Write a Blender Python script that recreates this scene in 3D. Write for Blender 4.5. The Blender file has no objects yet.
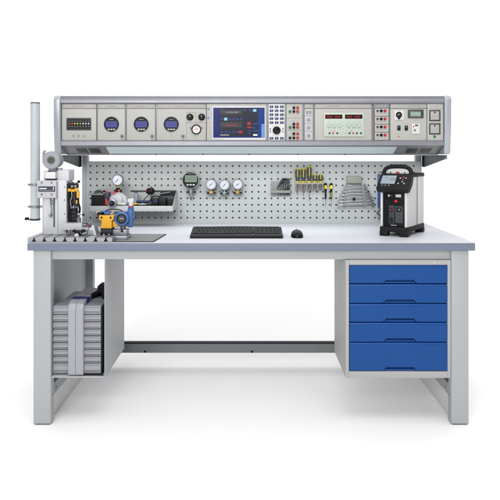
import bpy, bmesh, math, random
from mathutils import Vector, Matrix
random.seed(7)
PI = math.pi
sc = bpy.context.scene
COL = sc.collection

# ------------------------------------------------------------------ camera
CY, CZ, F = -2.56, 1.09, 637.0          # camera stands 2.56 m before the bench, 1.09 m high
cam_d = bpy.data.cameras.new('camera')
cam = bpy.data.objects.new('camera', cam_d); COL.objects.link(cam)
cam.location = (0, CY, CZ); cam.rotation_euler = (PI/2, 0, 0)
cam_d.sensor_width = 36; cam_d.lens = F/500*36
cam_d.shift_x = -0.002; cam_d.shift_y = -0.19
cam_d.clip_start = 0.05; cam_d.clip_end = 500
sc.camera = cam
def X(px, Y): return (px-251)*(Y-CY)/F
def Z(py, Y): return CZ-(py-155)*(Y-CY)/F
def S(n, Y): return n*(Y-CY)/F
# ------------------------------------------------------------------ world: white studio
w = bpy.data.worlds.new('World'); sc.world = w; w.use_nodes = True
nt = w.node_tree; nt.nodes.clear()
wo = nt.nodes.new('ShaderNodeOutputWorld'); bg = nt.nodes.new('ShaderNodeBackground')
tc = nt.nodes.new('ShaderNodeTexCoord'); sx = nt.nodes.new('ShaderNodeSeparateXYZ')
mr = nt.nodes.new('ShaderNodeMapRange'); mr.interpolation_type = 'SMOOTHSTEP'
mr.inputs['From Min'].default_value = 0.15; mr.inputs['From Max'].default_value = 0.85
mr.inputs['To Min'].default_value = 0.15; mr.inputs['To Max'].default_value = 1.06
nt.links.new(tc.outputs['Generated'], sx.inputs[0]); nt.links.new(sx.outputs['Y'], mr.inputs['Value'])
nt.links.new(mr.outputs[0], bg.inputs['Strength']); bg.inputs['Color'].default_value = (1, 1, 1, 1)
nt.links.new(bg.outputs[0], wo.inputs[0])
# ------------------------------------------------------------------ softboxes, bench lamp and added overhead fill
def area(name, loc, target, sx_, sy_, power, col=(1, 1, 1)):
    d = bpy.data.lights.new(name, 'AREA'); d.shape = 'RECTANGLE'; d.size = sx_; d.size_y = sy_
    d.energy = power; d.color = col
    o = bpy.data.objects.new(name, d); COL.objects.link(o); o.location = loc
    o.rotation_euler = (Vector(target)-Vector(loc)).to_track_quat('-Z', 'Y').to_euler()
area('softbox_key', (0.3, -1.4, 3.2), (0, 0.3, 0.6), 1.7, 1.0, 18, (1.0, 0.985, 0.965))
area('softbox_front', (-0.9, -5.0, 2.7), (0, 0.2, 0.8), 2.4, 1.6, 158, (1.0, 0.99, 0.975))
area('bench_lamp', (X(251, .4), .462, 1.086), (X(251, .4), .50, .85), 1.5, .04, 3.4, (0.97, 0.99, 1.0))
sd = bpy.data.lights.new('overhead_fill', 'SUN'); sd.energy = 2.5; sd.angle = math.radians(110)  # unseen wide-angle sun, added so the far floor turns white
so = bpy.data.objects.new('overhead_fill', sd); COL.objects.link(so); so.rotation_euler = (math.radians(4), math.radians(2), 0)
sc.view_settings.view_transform = 'Standard'; sc.view_settings.look = 'None'
sc.view_settings.exposure = 0; sc.view_settings.gamma = 1
sc.cycles.max_bounces = 8


# ------------------------------------------------------------------ materials
def lin(c):
    c = c/255.0
    return c/12.92 if c <= .04045 else ((c+.055)/1.055)**2.4
def mat(name, rgb, rough=.5, metal=0., var=.05, scale=30., bump=0., bscale=400., emit=0., spec=.5, coat=0., alpha=1., trans=0.):
    m = bpy.data.materials.new(name); m.use_nodes = True
    n = m.node_tree; b = n.nodes['Principled BSDF']
    c = tuple(lin(v) for v in rgb)
    t = n.nodes.new('ShaderNodeTexCoord'); no = n.nodes.new('ShaderNodeTexNoise')
    no.inputs['Scale'].default_value = scale; no.inputs['Detail'].default_value = 5
    n.links.new(t.outputs['Object'], no.inputs['Vector'])
    mx = n.nodes.new('ShaderNodeMix'); mx.data_type = 'RGBA'
    mx.inputs[6].default_value = tuple(v*(1-var) for v in c)+(1,)
    mx.inputs[7].default_value = tuple(min(1, v*(1+var)) for v in c)+(1,)
    n.links.new(no.outputs['Fac'], mx.inputs[0]); n.links.new(mx.outputs[2], b.inputs['Base Color'])
    r = n.nodes.new('ShaderNodeMapRange'); r.inputs['To Min'].default_value = max(0, rough-.07); r.inputs['To Max'].default_value = min(1, rough+.07)
    n.links.new(no.outputs['Fac'], r.inputs['Value']); n.links.new(r.outputs[0], b.inputs['Roughness'])
    b.inputs['Metallic'].default_value = metal
    b.inputs['Specular IOR Level'].default_value = spec
    b.inputs['Coat Weight'].default_value = coat
    if trans: b.inputs['Transmission Weight'].default_value = trans
    if bump:
        n2 = n.nodes.new('ShaderNodeTexNoise'); n2.inputs['Scale'].default_value = bscale; n2.inputs['Detail'].default_value = 3
        n.links.new(t.outputs['Object'], n2.inputs['Vector'])
        bp = n.nodes.new('ShaderNodeBump'); bp.inputs['Strength'].default_value = bump; bp.inputs['Distance'].default_value = .001
        n.links.new(n2.outputs['Fac'], bp.inputs['Height']); n.links.new(bp.outputs[0], b.inputs['Normal'])
    if emit:
        b.inputs['Emission Color'].default_value = c+(1,); b.inputs['Emission Strength'].default_value = emit
    return m
M = {
 'floor': mat('white_floor', (243, 243, 243), .8, var=.01, scale=2, spec=.2),
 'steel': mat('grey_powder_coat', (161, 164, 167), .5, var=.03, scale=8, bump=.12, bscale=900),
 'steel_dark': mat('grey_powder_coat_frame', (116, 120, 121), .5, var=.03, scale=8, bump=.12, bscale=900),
 'lam': mat('pale_laminate', (196, 198, 205), .4, var=.02, scale=60, bump=.05, bscale=700),
 'edge': mat('blue_grey_edge_band', (106, 116, 133), .45, var=.03, scale=40),
 'cab': mat('beige_grey_cabinet', (160, 161, 160), .5, var=.03, scale=8, bump=.1, bscale=900),
 'blue': mat('blue_drawer_paint', (2, 66, 132), .5, var=.05, scale=12, bump=.15, bscale=1100, spec=.3),
 'blue_top': mat('blue_drawer_lip', (0, 72, 146), .4, var=.05, scale=12),
 'skirt': mat('pale_grey_skirt', (218, 218, 218), .5, var=.03),
 'gusset': mat('dark_grey_gusset', (92, 97, 98), .5, var=.04),
 'plate': mat('machined_plate', (154, 156, 161), .35, metal=.35, var=.12, scale=70),
 'keys': mat('dark_key_plastic', (36, 37, 41), .45, spec=.35),
 'win': mat('dark_window_glass', (74, 80, 66), .2, coat=.3),
 'psu_led': mat('dim_red_segment', (150, 24, 18), .4, emit=.15),
 'gap_shade': mat('dark_gap_shade', (25, 30, 40), .8),
 'peg': mat('pegboard_grey', (171, 175, 174), .55, var=.06, scale=420, bump=.2, bscale=700),
 'peg_shade': mat('pegboard_cavity_shade', (52, 56, 56), .8),
 'alu': mat('anodised_aluminium', (134, 135, 143), .38, metal=.35, var=.03, scale=20),
 'alu_top': mat('dark_aluminium_profile', (112, 114, 119), .4, metal=.35, var=.04),
 'cap': mat('silver_end_cap', (162, 166, 174), .33, metal=.25, var=.03, coat=.2),
 'panel': mat('module_panel', (168, 167, 162), .5, var=.03, scale=300),
 'header': mat('module_header', (158, 157, 154), .5, var=.03),
 'line': mat('engraved_line', (95, 95, 98), .6),
 'seam': mat('grey_seam', (140, 140, 142), .6),
 'ink': mat('printed_mark', (128, 126, 126), .6),
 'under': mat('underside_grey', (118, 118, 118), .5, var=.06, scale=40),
 'sock': mat('socket_black', (24, 24, 26), .4, spec=.25),
 'black': mat('black_plastic', (13, 13, 15), .4, spec=.22, var=.15, scale=80),
 'blackm': mat('black_matt', (20, 21, 24), .6, spec=.25, var=.12, scale=90, bump=.3, bscale=800),
 'dgrey': mat('dark_grey_plastic', (58, 61, 63), .5, spec=.3, var=.08),
 'dgrey2': mat('slate_plastic', (56, 60, 66), .5, var=.08),
 'mgrey': mat('mid_grey_plastic', (125, 127, 128), .5, var=.08),
 'lgrey': mat('light_grey_plastic', (174, 175, 178), .5, var=.04),
 'white': mat('white_plastic', (202, 202, 202), .4, var=.02),
 'chrome': mat('polished_chrome', (180, 182, 188), .24, metal=1., var=.04),
 'metal': mat('brushed_metal', (145, 147, 153), .38, metal=.8, var=.08, scale=90),
 'brass': mat('brass', (190, 150, 62), .3, metal=.8),
 'red': mat('red_plastic', (190, 22, 30), .4),
 'redpad': mat('red_mark', (186, 52, 50), .5),
 'green': mat('green_plastic', (26, 112, 58), .4),
 'yellow': mat('yellow_paint', (212, 156, 22), .38, var=.05),
 'yel2': mat('yellow_plastic', (220, 205, 30), .4),
 'navy': mat('navy_key', (24, 40, 92), .45),
 'azure': mat('blue_button', (80, 130, 190), .45),
 'tblue': mat('transmitter_blue', (52, 92, 145), .42, var=.1, scale=60),
 'tube': mat('translucent_white_tube', (174, 181, 185), .25, var=.03, coat=.4),
 'lcd_b': mat('lcd_violet_blue', (60, 64, 124), .3, spec=.2, emit=.3),
 'lcd_bd': mat('lcd_violet_text', (40, 42, 100), .3, spec=.2),
 'lcd_g': mat('lcd_green_grey', (104, 124, 106), .3),
 'lcd_gd': mat('lcd_green_text', (50, 62, 50), .4),
 'lcd_l': mat('lcd_pale', (132, 144, 158), .3, emit=.1),
 'scr_bg': mat('screen_deep_blue', (16, 26, 84), .3, spec=.2, emit=.4),
 'scr_b2': mat('screen_lighter_blue', (14, 44, 104), .3, spec=.2, emit=.3),
 'scr_d': mat('screen_dark_window', (26, 28, 42), .3, spec=.2, emit=.3),
 'scr_g': mat('screen_grey_box', (50, 50, 57), .3, spec=.2, emit=.3),
 'scr_t': mat('screen_blue_text', (30, 56, 108), .3, spec=.2, emit=.4),
 'scr_c': mat('screen_cyan', (110, 160, 180), .3, spec=.2, emit=.6),
 'scr_r': mat('screen_red', (140, 34, 26), .3, spec=.2, emit=.5),
 'scr_w': mat('screen_white', (232, 232, 232), .3, emit=.4),
 'led_r': mat('led_red', (235, 50, 35), .3, emit=.25),
 'led_y': mat('led_yellow', (220, 220, 50), .3, emit=.25),
 'led_g': mat('led_green', (120, 200, 60), .3, emit=.25),
 'led_w': mat('led_white', (225, 225, 225), .3, emit=.4),
 'disp_r': mat('red_display_window', (26, 5, 6), .3, spec=.2),
 'psu': mat('pale_green_white', (176, 186, 176), .45, var=.02),
 'psu_d': mat('pale_sage_knob', (166, 182, 164), .5),
 'lamp': mat('lamp_diffuser', (168, 182, 184), .5, emit=.3),
 'case': mat('grey_case_plastic', (143, 144, 151), .48, var=.03, scale=30, bump=.1),
 'case_b': mat('grey_case_band', (151, 152, 160), .45, var=.03, scale=30),
 'cblue': mat('navy_strap', (22, 24, 96), .5),
 'bluetool': mat('blue_handle', (34, 62, 130), .4),
 'dial': mat('dial_white', (186, 189, 197), .4, var=.02),
 'bezel': mat('steel_bezel', (118, 120, 127), .3, metal=.7),
 'grey_t': mat('transmitter_grey', (140, 142, 150), .45, var=.05),
 'housing': mat('white_housing', (188, 190, 195), .45, var=.03, scale=20),
 'olive': mat('grey_olive_plastic', (128, 132, 124), .5, var=.06),
 'taupe': mat('taupe_plastic', (150, 142, 138), .55, var=.08),
 'label': mat('dark_label', (48, 48, 68), .5),
 'mat': mat('woven_mat_grey', (122, 122, 122), .8, var=.45, scale=600),
 'mat_edge': mat('mat_border', (62, 64, 72), .8),
 'lock': mat('lock_chrome', (210, 210, 208), .3, metal=.5),
}

# ------------------------------------------------------------------ mesh builder
class MB:
    def __init__(s): s.v = []; s.f = []; s.mi = []; s.m = []
    def slot(s, m):
        m = M[m] if isinstance(m, str) else m
        if m not in s.m: s.m.append(m)
        return s.m.index(m)
    def add(s, vs, fs, m, mtx=None):
        k = len(s.v); i = s.slot(m)
        if mtx is not None: vs = [mtx @ Vector(v) for v in vs]
        s.v += [tuple(v) for v in vs]; s.f += [tuple(a+k for a in f) for f in fs]; s.mi += [i]*len(fs)
        return s
    def bm(s, b, m, mtx=None):
        b.verts.index_update()
        s.add([v.co.copy() for v in b.verts], [[v.index for v in f.verts] for f in b.faces], m, mtx); b.free(); return s
    def box(s, x0, x1, y0, y1, z0, z1, m, bev=0, seg=3, mtx=None):
        if x0 > x1: x0, x1 = x1, x0
        if y0 > y1: y0, y1 = y1, y0
        if z0 > z1: z0, z1 = z1, z0
        vs = [(x, y, z) for x in (x0, x1) for y in (y0, y1) for z in (z0, z1)]
        fs = [(0, 1, 3, 2), (4, 6, 7, 5), (0, 4, 5, 1), (2, 3, 7, 6), (0, 2, 6, 4), (1, 5, 7, 3)]
        if not bev: return s.add(vs, fs, m, mtx)
        b = bmesh.new(); vv = [b.verts.new(v) for v in vs]
        for f in fs: b.faces.new([vv[i] for i in f])
        bev = min(bev, .49*min(x1-x0, y1-y0, z1-z0))
        bmesh.ops.bevel(b, geom=list(b.edges), offset=bev, segments=seg, profile=.5, affect='EDGES')
        return s.bm(b, m, mtx)
    def lathe(s, c, ax, prof, m, seg=28, mtx=None):
        """prof: list of (radius, distance along ax) from c"""
        ax = Vector(ax).normalized(); q = ax.to_track_quat('Z', 'Y'); c = Vector(c)
        vs = []; fs = []
        for (r, t) in prof:
            for k in range(seg):
                a = 2*PI*k/seg
                vs.append(c + q @ Vector((r*math.cos(a), r*math.sin(a), t)))
        for i in range(len(prof)-1):
            for k in range(seg):
                k2 = (k+1) % seg
                fs.append((i*seg+k, i*seg+k2, (i+1)*seg+k2, (i+1)*seg+k))
        fs.append(tuple(reversed(range(seg)))); n = (len(prof)-1)*seg; fs.append(tuple(n+k for k in range(seg)))
        return s.add(vs, fs, m, mtx)
    def cyl(s, p0, p1, r, m, seg=24, r1=None, ch=0, mtx=None):
        p0 = Vector(p0); p1 = Vector(p1); L = (p1-p0).length; r1 = r if r1 is None else r1
        if ch: prof = [(r-ch, 0), (r, ch), (r1, L-ch), (r1-ch, L)]
        else: prof = [(r, 0), (r1, L)]
        return s.lathe(p0, p1-p0, prof, m, seg, mtx)
    def tube(s, pts, r, m, seg=10, mtx=None):
        # smooth Catmull-Rom through pts
        P = [Vector(p) for p in pts]; Q = []
        for i in range(len(P)-1):
            a = P[max(i-1, 0)]; b = P[i]; c = P[i+1]; d = P[min(i+2, len(P)-1)]
            n = 5 if len(P) > 2 else 1
            for k in range(n):
                t = k/n
                Q.append(.5*((2*b)+(-a+c)*t+(2*a-5*b+4*c-d)*t*t+(-a+3*b-3*c+d)*t**3))
        Q.append(P[-1]); vs = []; fs = []
        for i, p in enumerate(Q):
            tg = (Q[min(i+1, len(Q)-1)]-Q[max(i-1, 0)]).normalized(); q = tg.to_track_quat('Z', 'Y')
            for k in range(seg):
                a = 2*PI*k/seg; vs.append(p+q @ Vector((r*math.cos(a), r*math.sin(a), 0)))
        for i in range(len(Q)-1):
            for k in range(seg):
                k2 = (k+1) % seg; fs.append((i*seg+k, i*seg+k2, (i+1)*seg+k2, (i+1)*seg+k))
        fs.append(tuple(range(seg))); fs.append(tuple((len(Q)-1)*seg+k for k in range(seg)))
        return s.add(vs, fs, m, mtx)
    def prism(s, poly, axis, a0, a1, m, bev=0, mtx=None):
        """poly in the plane across axis: 'x' -> (y,z), 'y' -> (x,z), 'z' -> (x,y)"""
        def p3(p, a): return {'x': (a, p[0], p[1]), 'y': (p[0], a, p[1]), 'z': (p[0], p[1], a)}[axis]
        b = bmesh.new(); A = [b.verts.new(p3(p, a0)) for p in poly]; B = [b.verts.new(p3(p, a1)) for p in poly]
        n = len(poly); b.faces.new(A); b.faces.new(list(reversed(B)))
        for i in range(n): b.faces.new([A[i], B[i], B[(i+1) % n], A[(i+1) % n]])
        bmesh.ops.recalc_face_normals(b, faces=list(b.faces))
        if bev: bmesh.ops.bevel(b, geom=list(b.edges), offset=bev, segments=3, profile=.5, affect='EDGES', clamp_overlap=True)
        return s.bm(b, m, mtx)
    # --- pixel helpers: a flat plate standing at depth Y
    def pl(s, x0, x1, y0, y1, Y, th, m, bev=0):
        return s.box(X(x0, Y), X(x1, Y), Y-th, Y, Z(y0, Y), Z(y1, Y), m, bev)
    def disc(s, px, py, r, Y, th, m, seg=24, ch=0, r1=None):
        R = S(r, Y); L = th
        return s.cyl((X(px, Y), Y, Z(py, Y)), (X(px, Y), Y-th, Z(py, Y)), R, m, seg, ch=ch, r1=None if r1 is None else S(r1, Y))

def worg(o):
    p = Vector((0, 0, 0))
    while o is not None: p += o.location; o = o.parent
    return p
def part(name, mb, parent=None, world=True, origin=None):
    me = bpy.data.meshes.new(name)
    off = Vector((0, 0, 0))
    if parent is not None and world: off = worg(parent)
    if parent is None and origin is not None: off = Vector(origin)
    me.from_pydata([tuple(Vector(v)-off) for v in mb.v], [], mb.f)
    for m in mb.m: me.materials.append(m)
    me.polygons.foreach_set('material_index', mb.mi)
    me.polygons.foreach_set('use_smooth', [True]*len(mb.f))
    b = bmesh.new(); b.from_mesh(me); bmesh.ops.recalc_face_normals(b, faces=list(b.faces)); b.to_mesh(me); b.free()
    me.set_sharp_from_angle(angle=math.radians(38))
    o = bpy.data.objects.new(name, me); COL.objects.link(o)
    if parent is not None: o.parent = parent
    elif origin is not None: o.location = origin
    return o
def tag(o, label, cat, group=None):
    o['label'] = label; o['category'] = cat
    if group: o['group'] = group
    return o
def thing(name, label, cat, loc=(0, 0, 0), rz=0, group=None):
    o = bpy.data.objects.new(name, None); COL.objects.link(o); o.empty_display_size = .05
    o.location = loc; o.rotation_euler = (0, 0, rz)
    return tag(o, label, cat, group)
def copy_tree(o, parent=None):
    c = o.copy(); COL.objects.link(c); c.parent = parent
    for ch in list(o.children): copy_tree(ch, c)
    return c

# ================================================================== floor
b = MB(); b.add([(-60, -60, 0), (60, -60, 0), (60, 60, 0), (-60, 60, 0)], [(0, 1, 2, 3)], 'floor')
o = part('floor', b); o['kind'] = 'structure'

# ================================================================== workbench
TT, TB = .7365, .7055      # worktop top / bottom
bench = thing('workbench', 'long grey steel workbench with pale worktop and blue-grey front edge', 'workbench', (0, .37, 0))
xl, xr = X(27.3, 0), X(475.2, 0)
b = MB(); b.box(xl+.003, xr-.003, .003, .747, TB+.0005, TT, 'lam', .0012)
wt = part('worktop', b, bench)
b = MB()
b.box(xl, xr, 0, .0025, TB, TT-.0008, 'edge', .001); b.box(xl, xl+.0025, .003, .75, TB, TT-.0008, 'edge', .001)
b.box(xr-.0025, xr, .003, .75, TB, TT-.0008, 'edge', .001)
part('edge_band', b, wt)
YL = .01
LX = (X(33.2, YL), X(50.8, YL)); RX = (X(451.4, YL), X(468.8, YL))
for (x0, x1) in (LX, RX):
    for (y0, y1) in ((YL, YL+.045), (.695, .74)):
        b = MB(); b.box(x0, x1, y0, y1, 0.004, TB, 'steel', .0035)
        b.box(x0+.006, x1-.006, y0+.006, y1-.006, 0, .005, 'dgrey')
        if y0 < .1:
            xi = x1 if x0 < 0 else x0; s_ = 1 if x0 < 0 else -1
            for zz in (.112, .30, .50): b.cyl((xi-s_*.001, y0+.03, zz), (xi+s_*.002, y0+.03, zz), .004, 'metal', 12)
        part('leg', b, bench)
    # foot rail + side sheet
    xm = (x0+x1)/2
    b = MB(); b.box(xm-.02, xm+.02, YL+.045, .695, .088, .136, 'steel', .002)
    for yy in (.09, .13, .62, .66):
        b.cyl((x1-.017 if x0 < 0 else x0+.017, yy, .112), (x1-.012 if x0 < 0 else x0+.012, yy, .112), .005, 'metal', 12)
    part('foot_rail', b, bench)
    b = MB(); b.box(xm-.018, xm+.018, YL+.0455, .6945, .003, .0875, 'skirt', .002); part('rail_skirt', b, bench)
    b = MB(); b.box(xm-.0015, xm+.0015, YL+.045, .695, .1365, TB-.001, 'steel')
    part('side_sheet', b, bench)
b = MB(); b.box(LX[1], RX[0], YL+.012, YL+.045, Z(259.9, YL), TB-.0005, 'steel', .002); part('apron', b, bench)
b = MB(); b.box(LX[1], RX[0], .70, .735, Z(259.9, YL)+.002, TB-.0005, 'steel', .002); part('rear_apron', b, bench)
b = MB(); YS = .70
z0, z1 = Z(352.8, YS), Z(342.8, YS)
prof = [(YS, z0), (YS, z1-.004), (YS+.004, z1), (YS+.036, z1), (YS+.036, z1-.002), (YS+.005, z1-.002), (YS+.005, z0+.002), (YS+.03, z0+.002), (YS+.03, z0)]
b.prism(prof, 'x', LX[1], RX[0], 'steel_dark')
b.box(LX[1]+.001, RX[0]-.001, YS-.003, YS+.02, z1-.005, z1+.0025, 'gap_shade', .001)  # dark strip standing in for the shadow at the stretcher's top lip
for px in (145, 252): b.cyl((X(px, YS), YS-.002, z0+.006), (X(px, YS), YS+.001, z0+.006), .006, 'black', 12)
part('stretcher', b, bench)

# ================================================================== drawer cabinet (right)
YC0 = .012
cab = thing('drawer_cabinet', 'grey under-bench cabinet with five blue drawers hung at the right', 'drawer cabinet', (X(398, YC0), .18, Z(378, YC0)))
cx0, cx1 = X(345.7, YC0), X(450.9, YC0); cz0, cz1 = Z(378.1, YC0), Z(260.1, YC0)
D1 = .36
b = MB()
b.box(cx0, cx0+.0135, YC0, D1, cz0, cz1, 'cab', .0015)                 # sides
b.box(cx1-.013, cx1, YC0, D1, cz0, cz1, 'cab', .0015)
b.box(cx0+.0135, cx1-.013, YC0, D1, Z(264.9, YC0), cz1, 'cab', .001)
b.box(cx0+.0135, cx1-.013, YC0, D1, cz0, Z(371.6, YC0), 'cab', .001)
b.box(cx0+.0135, cx1-.013, D1-.004, D1-.002, Z(371.6, YC0), Z(264.9, YC0), 'cab')
part('body', b, cab)
b = MB(); b.disc(434, 262.6, 1.0, YC0, .003, 'lock', 20, ch=.0006); b.box(X(434, YC0)-.0005, X(434, YC0)+.0005, YC0-.0034, YC0-.0028, Z(263, YC0), Z(262.2, YC0), 'black'); part('lock', b, cab)
b = MB(); b.box(cx0+.0137, cx1-.0132, YC0+.03, YC0+.034, Z(371.5, YC0), Z(265, YC0), 'gap_shade'); part('recess_shade', b, cab)  # near-black sheet painting in the shade seen between the drawer fronts
dl, dr = 349.6, 447.2
for (t, bo) in ((265.1, 283.2), (284.4, 302.8), (304.0, 321.7), (322.9, 341.7), (342.9, 370.6)):
    y0 = YC0+.003
    b = MB()
    # body face with a notch for the fingers, n-gon prism
    P = [(dl, t+2.0), (dr, t+2.0), (dr, bo), (417.0, bo), (413.5, bo-3.4), (386.5, bo-3.4), (383.0, bo), (dl, bo)]
    b.prism([(X(p[0], y0), Z(p[1], y0)) for p in P], 'y', y0, y0+.014, 'blue')
    # sloping top lip
    zt, zb = Z(t, y0), Z(t+1.95, y0)
    b.prism([(y0+.003, zb), (y0+.005, zt-.001), (y0+.0065, zt), (y0+.02, zt), (y0+.02, zb)], 'x', X(dl, y0), X(dr, y0), 'blue_top')
    # drawer box behind
    b.box(X(dl+2, y0), X(dr-2, y0), y0+.021, D1-.02, Z(bo-2, y0), Z(t+3, y0), 'cab') if False else None
    d = part('drawer', b, cab)
    b = MB()
    b.box(X(383.5, y0), X(416.5, y0), y0+.0145, y0+.018, Z(bo, y0), Z(bo-3.6, y0), 'blue_top')
    zz = Z(bo, y0)
    b.prism([(y0+.002, zz), (y0+.002, zz+.0035), (y0+.005, zz+.006), (y0+.0144, zz+.006), (y0+.0144, zz)], 'x', X(384.6, y0), X(415.4, y0), 'blue')
    part('handle', b, d)

# ================================================================== open compartment (left)
comp = thing('open_compartment', 'open grey sheet steel compartment under the left end of the bench', 'compartment', (X(78, YL), .2, Z(378, YL)))
xi = LX[1]+.001; xo = X(105.0, YL)
b = MB(); b.box(xo-.003, xo, YL+.002, .40, Z(377.6, YL)+.0025, Z(260, YL)-.001, 'steel', .0008); part('side_panel', b, comp)
b = MB(); b.box(xi, xo, YL+.002, .40, Z(377.6, YL)-.001, Z(377.6, YL)+.002, 'lgrey', .0008); part('shelf', b, comp)

# grey ribbed case standing in it
Yk = .03; zs = Z(377.6, YL)+.002
case = thing('storage_case', 'grey ribbed plastic case with central band and navy strap in the open compartment', 'case', (X(77, Yk), Yk+.14, zs))
kx0, kx1 = X(52.9, Yk), X(102.2, Yk); kz = Z(306.5, Yk)
b = MB(); b.box(kx0+.003, kx1+.002, Yk+.012, Yk+.30, zs+.003, kz-.006, 'blackm', .008)
part('shell', b, case)
ys = [306, 315, 322.3, 329.6, 336.4, 343.2, 350, 356.8, 363.6, 374.4]
for (a0, a1) in ((52.9, 68.9), (83.8, 100.6)):
    b = MB()
    for i in range(len(ys)-1):
        za, zb = Z(ys[i]+.15, Yk), Z(ys[i+1]-.15, Yk)
        z_m = zb+(za-zb)*.35
        Xa, Xb = X(a0, Yk), X(a1, Yk)
        b.prism([(Yk+.012, zb), (Yk+.004, zb+.002), (Yk, z_m), (Yk+.002, za-.004), (Yk+.006, za), (Yk+.10, za), (Yk+.10, zb)], 'x', Xa, Xb, 'case', .0012)
        b.box(Xa+.004, Xb-.004, Yk-.0008, Yk+.004, z_m-.0012, z_m+.0004, 'dgrey')
        b.box(Xa+.004, Xb-.004, Yk-.0002, Yk+.004, za-.0062, za-.0052, 'mgrey')
    part('ribbed_front', b, case)
b = MB(); b.box(kx0+.006, X(68.9, Yk), Yk+.10, Yk+.29, kz-.02, kz+.001, 'case', .006); b.box(X(83.8, Yk), kx1-.01, Yk+.10, Yk+.29, kz-.02, kz+.001, 'case', .006)
part('lid', b, case)
b = MB()
for (a0, a1) in ((68.9, 76.2), (76.4, 83.9)):
    zt = Z(302.2, Yk-.01); zb = Z(375.3, Yk-.01)
    P = [(Yk-.012, zb+.004), (Yk-.008, zb), (Yk+.06, zb), (Yk+.06, zt-.03), (Yk+.27, zt-.03), (Yk+.27, zt), (Yk+.02, zt+.001), (Yk-.004, zt-.008), (Yk-.012, zt-.026)]
    b.prism(P, 'x', X(a0, Yk), X(a1, Yk), 'case_b', .0015)
part('band', b, case)
b = MB(); b.box(X(68.2, Yk), X(84.6, Yk), Yk+.045, Yk+.085, kz-.01, Z(302.2, Yk-.01)+.003, 'cblue', .003); part('strap', b, case)
b = MB()
for k in range(9):
    a = .30+.05*k
    b.tube([(X(78, Yk)+.004*k, Yk+.10+.014*k, kz+.004), (X(83, Yk)+.005*k, Yk+.13+.014*k, kz+.014+.002*k), (X(93, Yk)+.003*k, Yk+.16+.014*k, kz+.026+.001*k), (X(99, Yk)+.0005*k, Yk+.18+.013*k, kz+.008)], .0085, 'black')
b.box(X(94, Yk), X(101.5, Yk), Yk+.12, Yk+.19, kz+.002, kz+.04, 'blackm', .008)
b.box(X(85, Yk), X(100, Yk), Yk+.2, Yk+.28, kz+.002, kz+.045, 'blackm', .01)
hose = part('hose_bundle', b, case)
b = MB(); b.box(X(78, Yk), X(103, Yk), Yk-.004, Yk+.004, zs+.0005, zs+.006, 'blackm', .001); part('bottom_lip', b, case)

# ================================================================== instrument console
YC = .335
cons = thing('instrument_console', 'long silver instrument console raised above the worktop on rear posts', 'instrument console', (X(252, YC), .55, Z(154, YC)))
ixl, ixr = X(61.0, YC), X(444.0, YC)
zf = {k: Z(k, YC) for k in (95.8, 98.8, 103.6, 140.6, 146.0)}
b = MB()
b.box(ixl, ixr, YC+.006, .74, Z(145.5, YC), zf[95.8]-.002, 'alu', .001)          # shell
b.box(ixl, ixr, .43, .74, 1.097, Z(145.6, YC), 'alu')
part('housing', b, cons)
b = MB(); b.prism([(YC+.012, zf[95.8]), (YC-.002, zf[98.8]+.003), (YC-.002, zf[98.8]), (YC+.03, zf[98.8]), (YC+.03, zf[95.8])], 'x', ixl, ixr, 'alu_top')
part('top_profile', b, cons)
b = MB(); b.prism([(YC-.003, zf[98.8]-.0003), (YC-.006, zf[98.8]-.006), (YC-.006, zf[103.6]+.004), (YC-.001, zf[103.6]), (YC+.006, zf[103.6]), (YC+.006, zf[98.8]-.0003)], 'x', ixl, ixr, 'alu'); part('upper_trim', b, cons)
b = MB(); b.prism([(YC-.001, zf[140.6]), (YC-.006, zf[140.6]-.004), (YC-.007, zf[146]+.003), (YC-.003, zf[146]), (YC+.008, zf[146]), (YC+.008, zf[140.6])], 'x', ixl, ixr, 'alu'); part('lower_trim', b, cons)
for (a0, a1) in ((54.2, 60.9), (444.1, 450.7)):
    b = MB(); 
    zt, zb = Z(95.2, YC), Z(154.2, YC+.01)
    P = [(YC-.010, zb+.12), (YC-.012, zt-.022), (YC-.006, zt-.008), (YC+.008, zt), (.742, zt), (.742, zb), (YC+.012, zb), (YC+.002, zb+.004)]
    b.prism(P, 'x', X(a0, YC), X(a1, YC), 'cap', .006)
    part('end_cap', b, cons)
# sloping underside
def us(t): return (YC+.009+t*.085, Z(146.0, YC)-.001+(1.0965-Z(146.0, YC)+.001)*t)
def usq(mb, a0, a1, t0, t1, lift, th, m, shear=0):
    """plate lying on the sloping underside"""
    n = Vector((0, -(us(0)[1]-us(1)[1]), -.085)).normalized()
    vs = []
    for l in (lift, lift-th):
        for (xx, tt) in ((a0, t0), (a1, t0), (a1+shear, t1), (a0+shear, t1)):
            y, z = us(tt); vs.append(Vector((X(xx, YC), y, z))+n*l)
    mb.add(vs, [(0, 1, 2, 3), (7, 6, 5, 4), (0, 4, 5, 1), (1, 5, 6, 2), (2, 6, 7, 3), (3, 7, 4, 0)], m)
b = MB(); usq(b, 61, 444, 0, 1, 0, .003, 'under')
b.box(ixl, ixr, .4295, .437, 1.0905, 1.0985, 'alu_top', .001)
for px in (156, 203, 249, 298, 345): b.cyl((X(px, .43), .428, 1.094), (X(px, .43), .4297, 1.094), .0045, 'dgrey', 12)
und = part('underside', b, cons)
b = MB(); usq(b, 105.3, 397.5, .06, .96, .0025, .0025, 'lamp'); part('lamp_diffuser', b, cons)
for (a, s_) in ((73.4, 3), (86.0, 3), (409, -3), (423, -3)):
    b = MB(); usq(b, a-.5, a+12.1, .16, .92, .002, .002, 'mgrey'); usq(b, a+.3, a+11.3, .24, .84, .003, .002, 'sock'); usq(b, a+.9, a+10.7, .32, .76, .0034, .001, 'dgrey')
    for k in range(3):
        usq(b, a+1.6+3.1*k, a+3.7+3.1*k, .40, .68, .0038, .001, 'sock')
    part('socket_outlet', b, cons)

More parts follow.
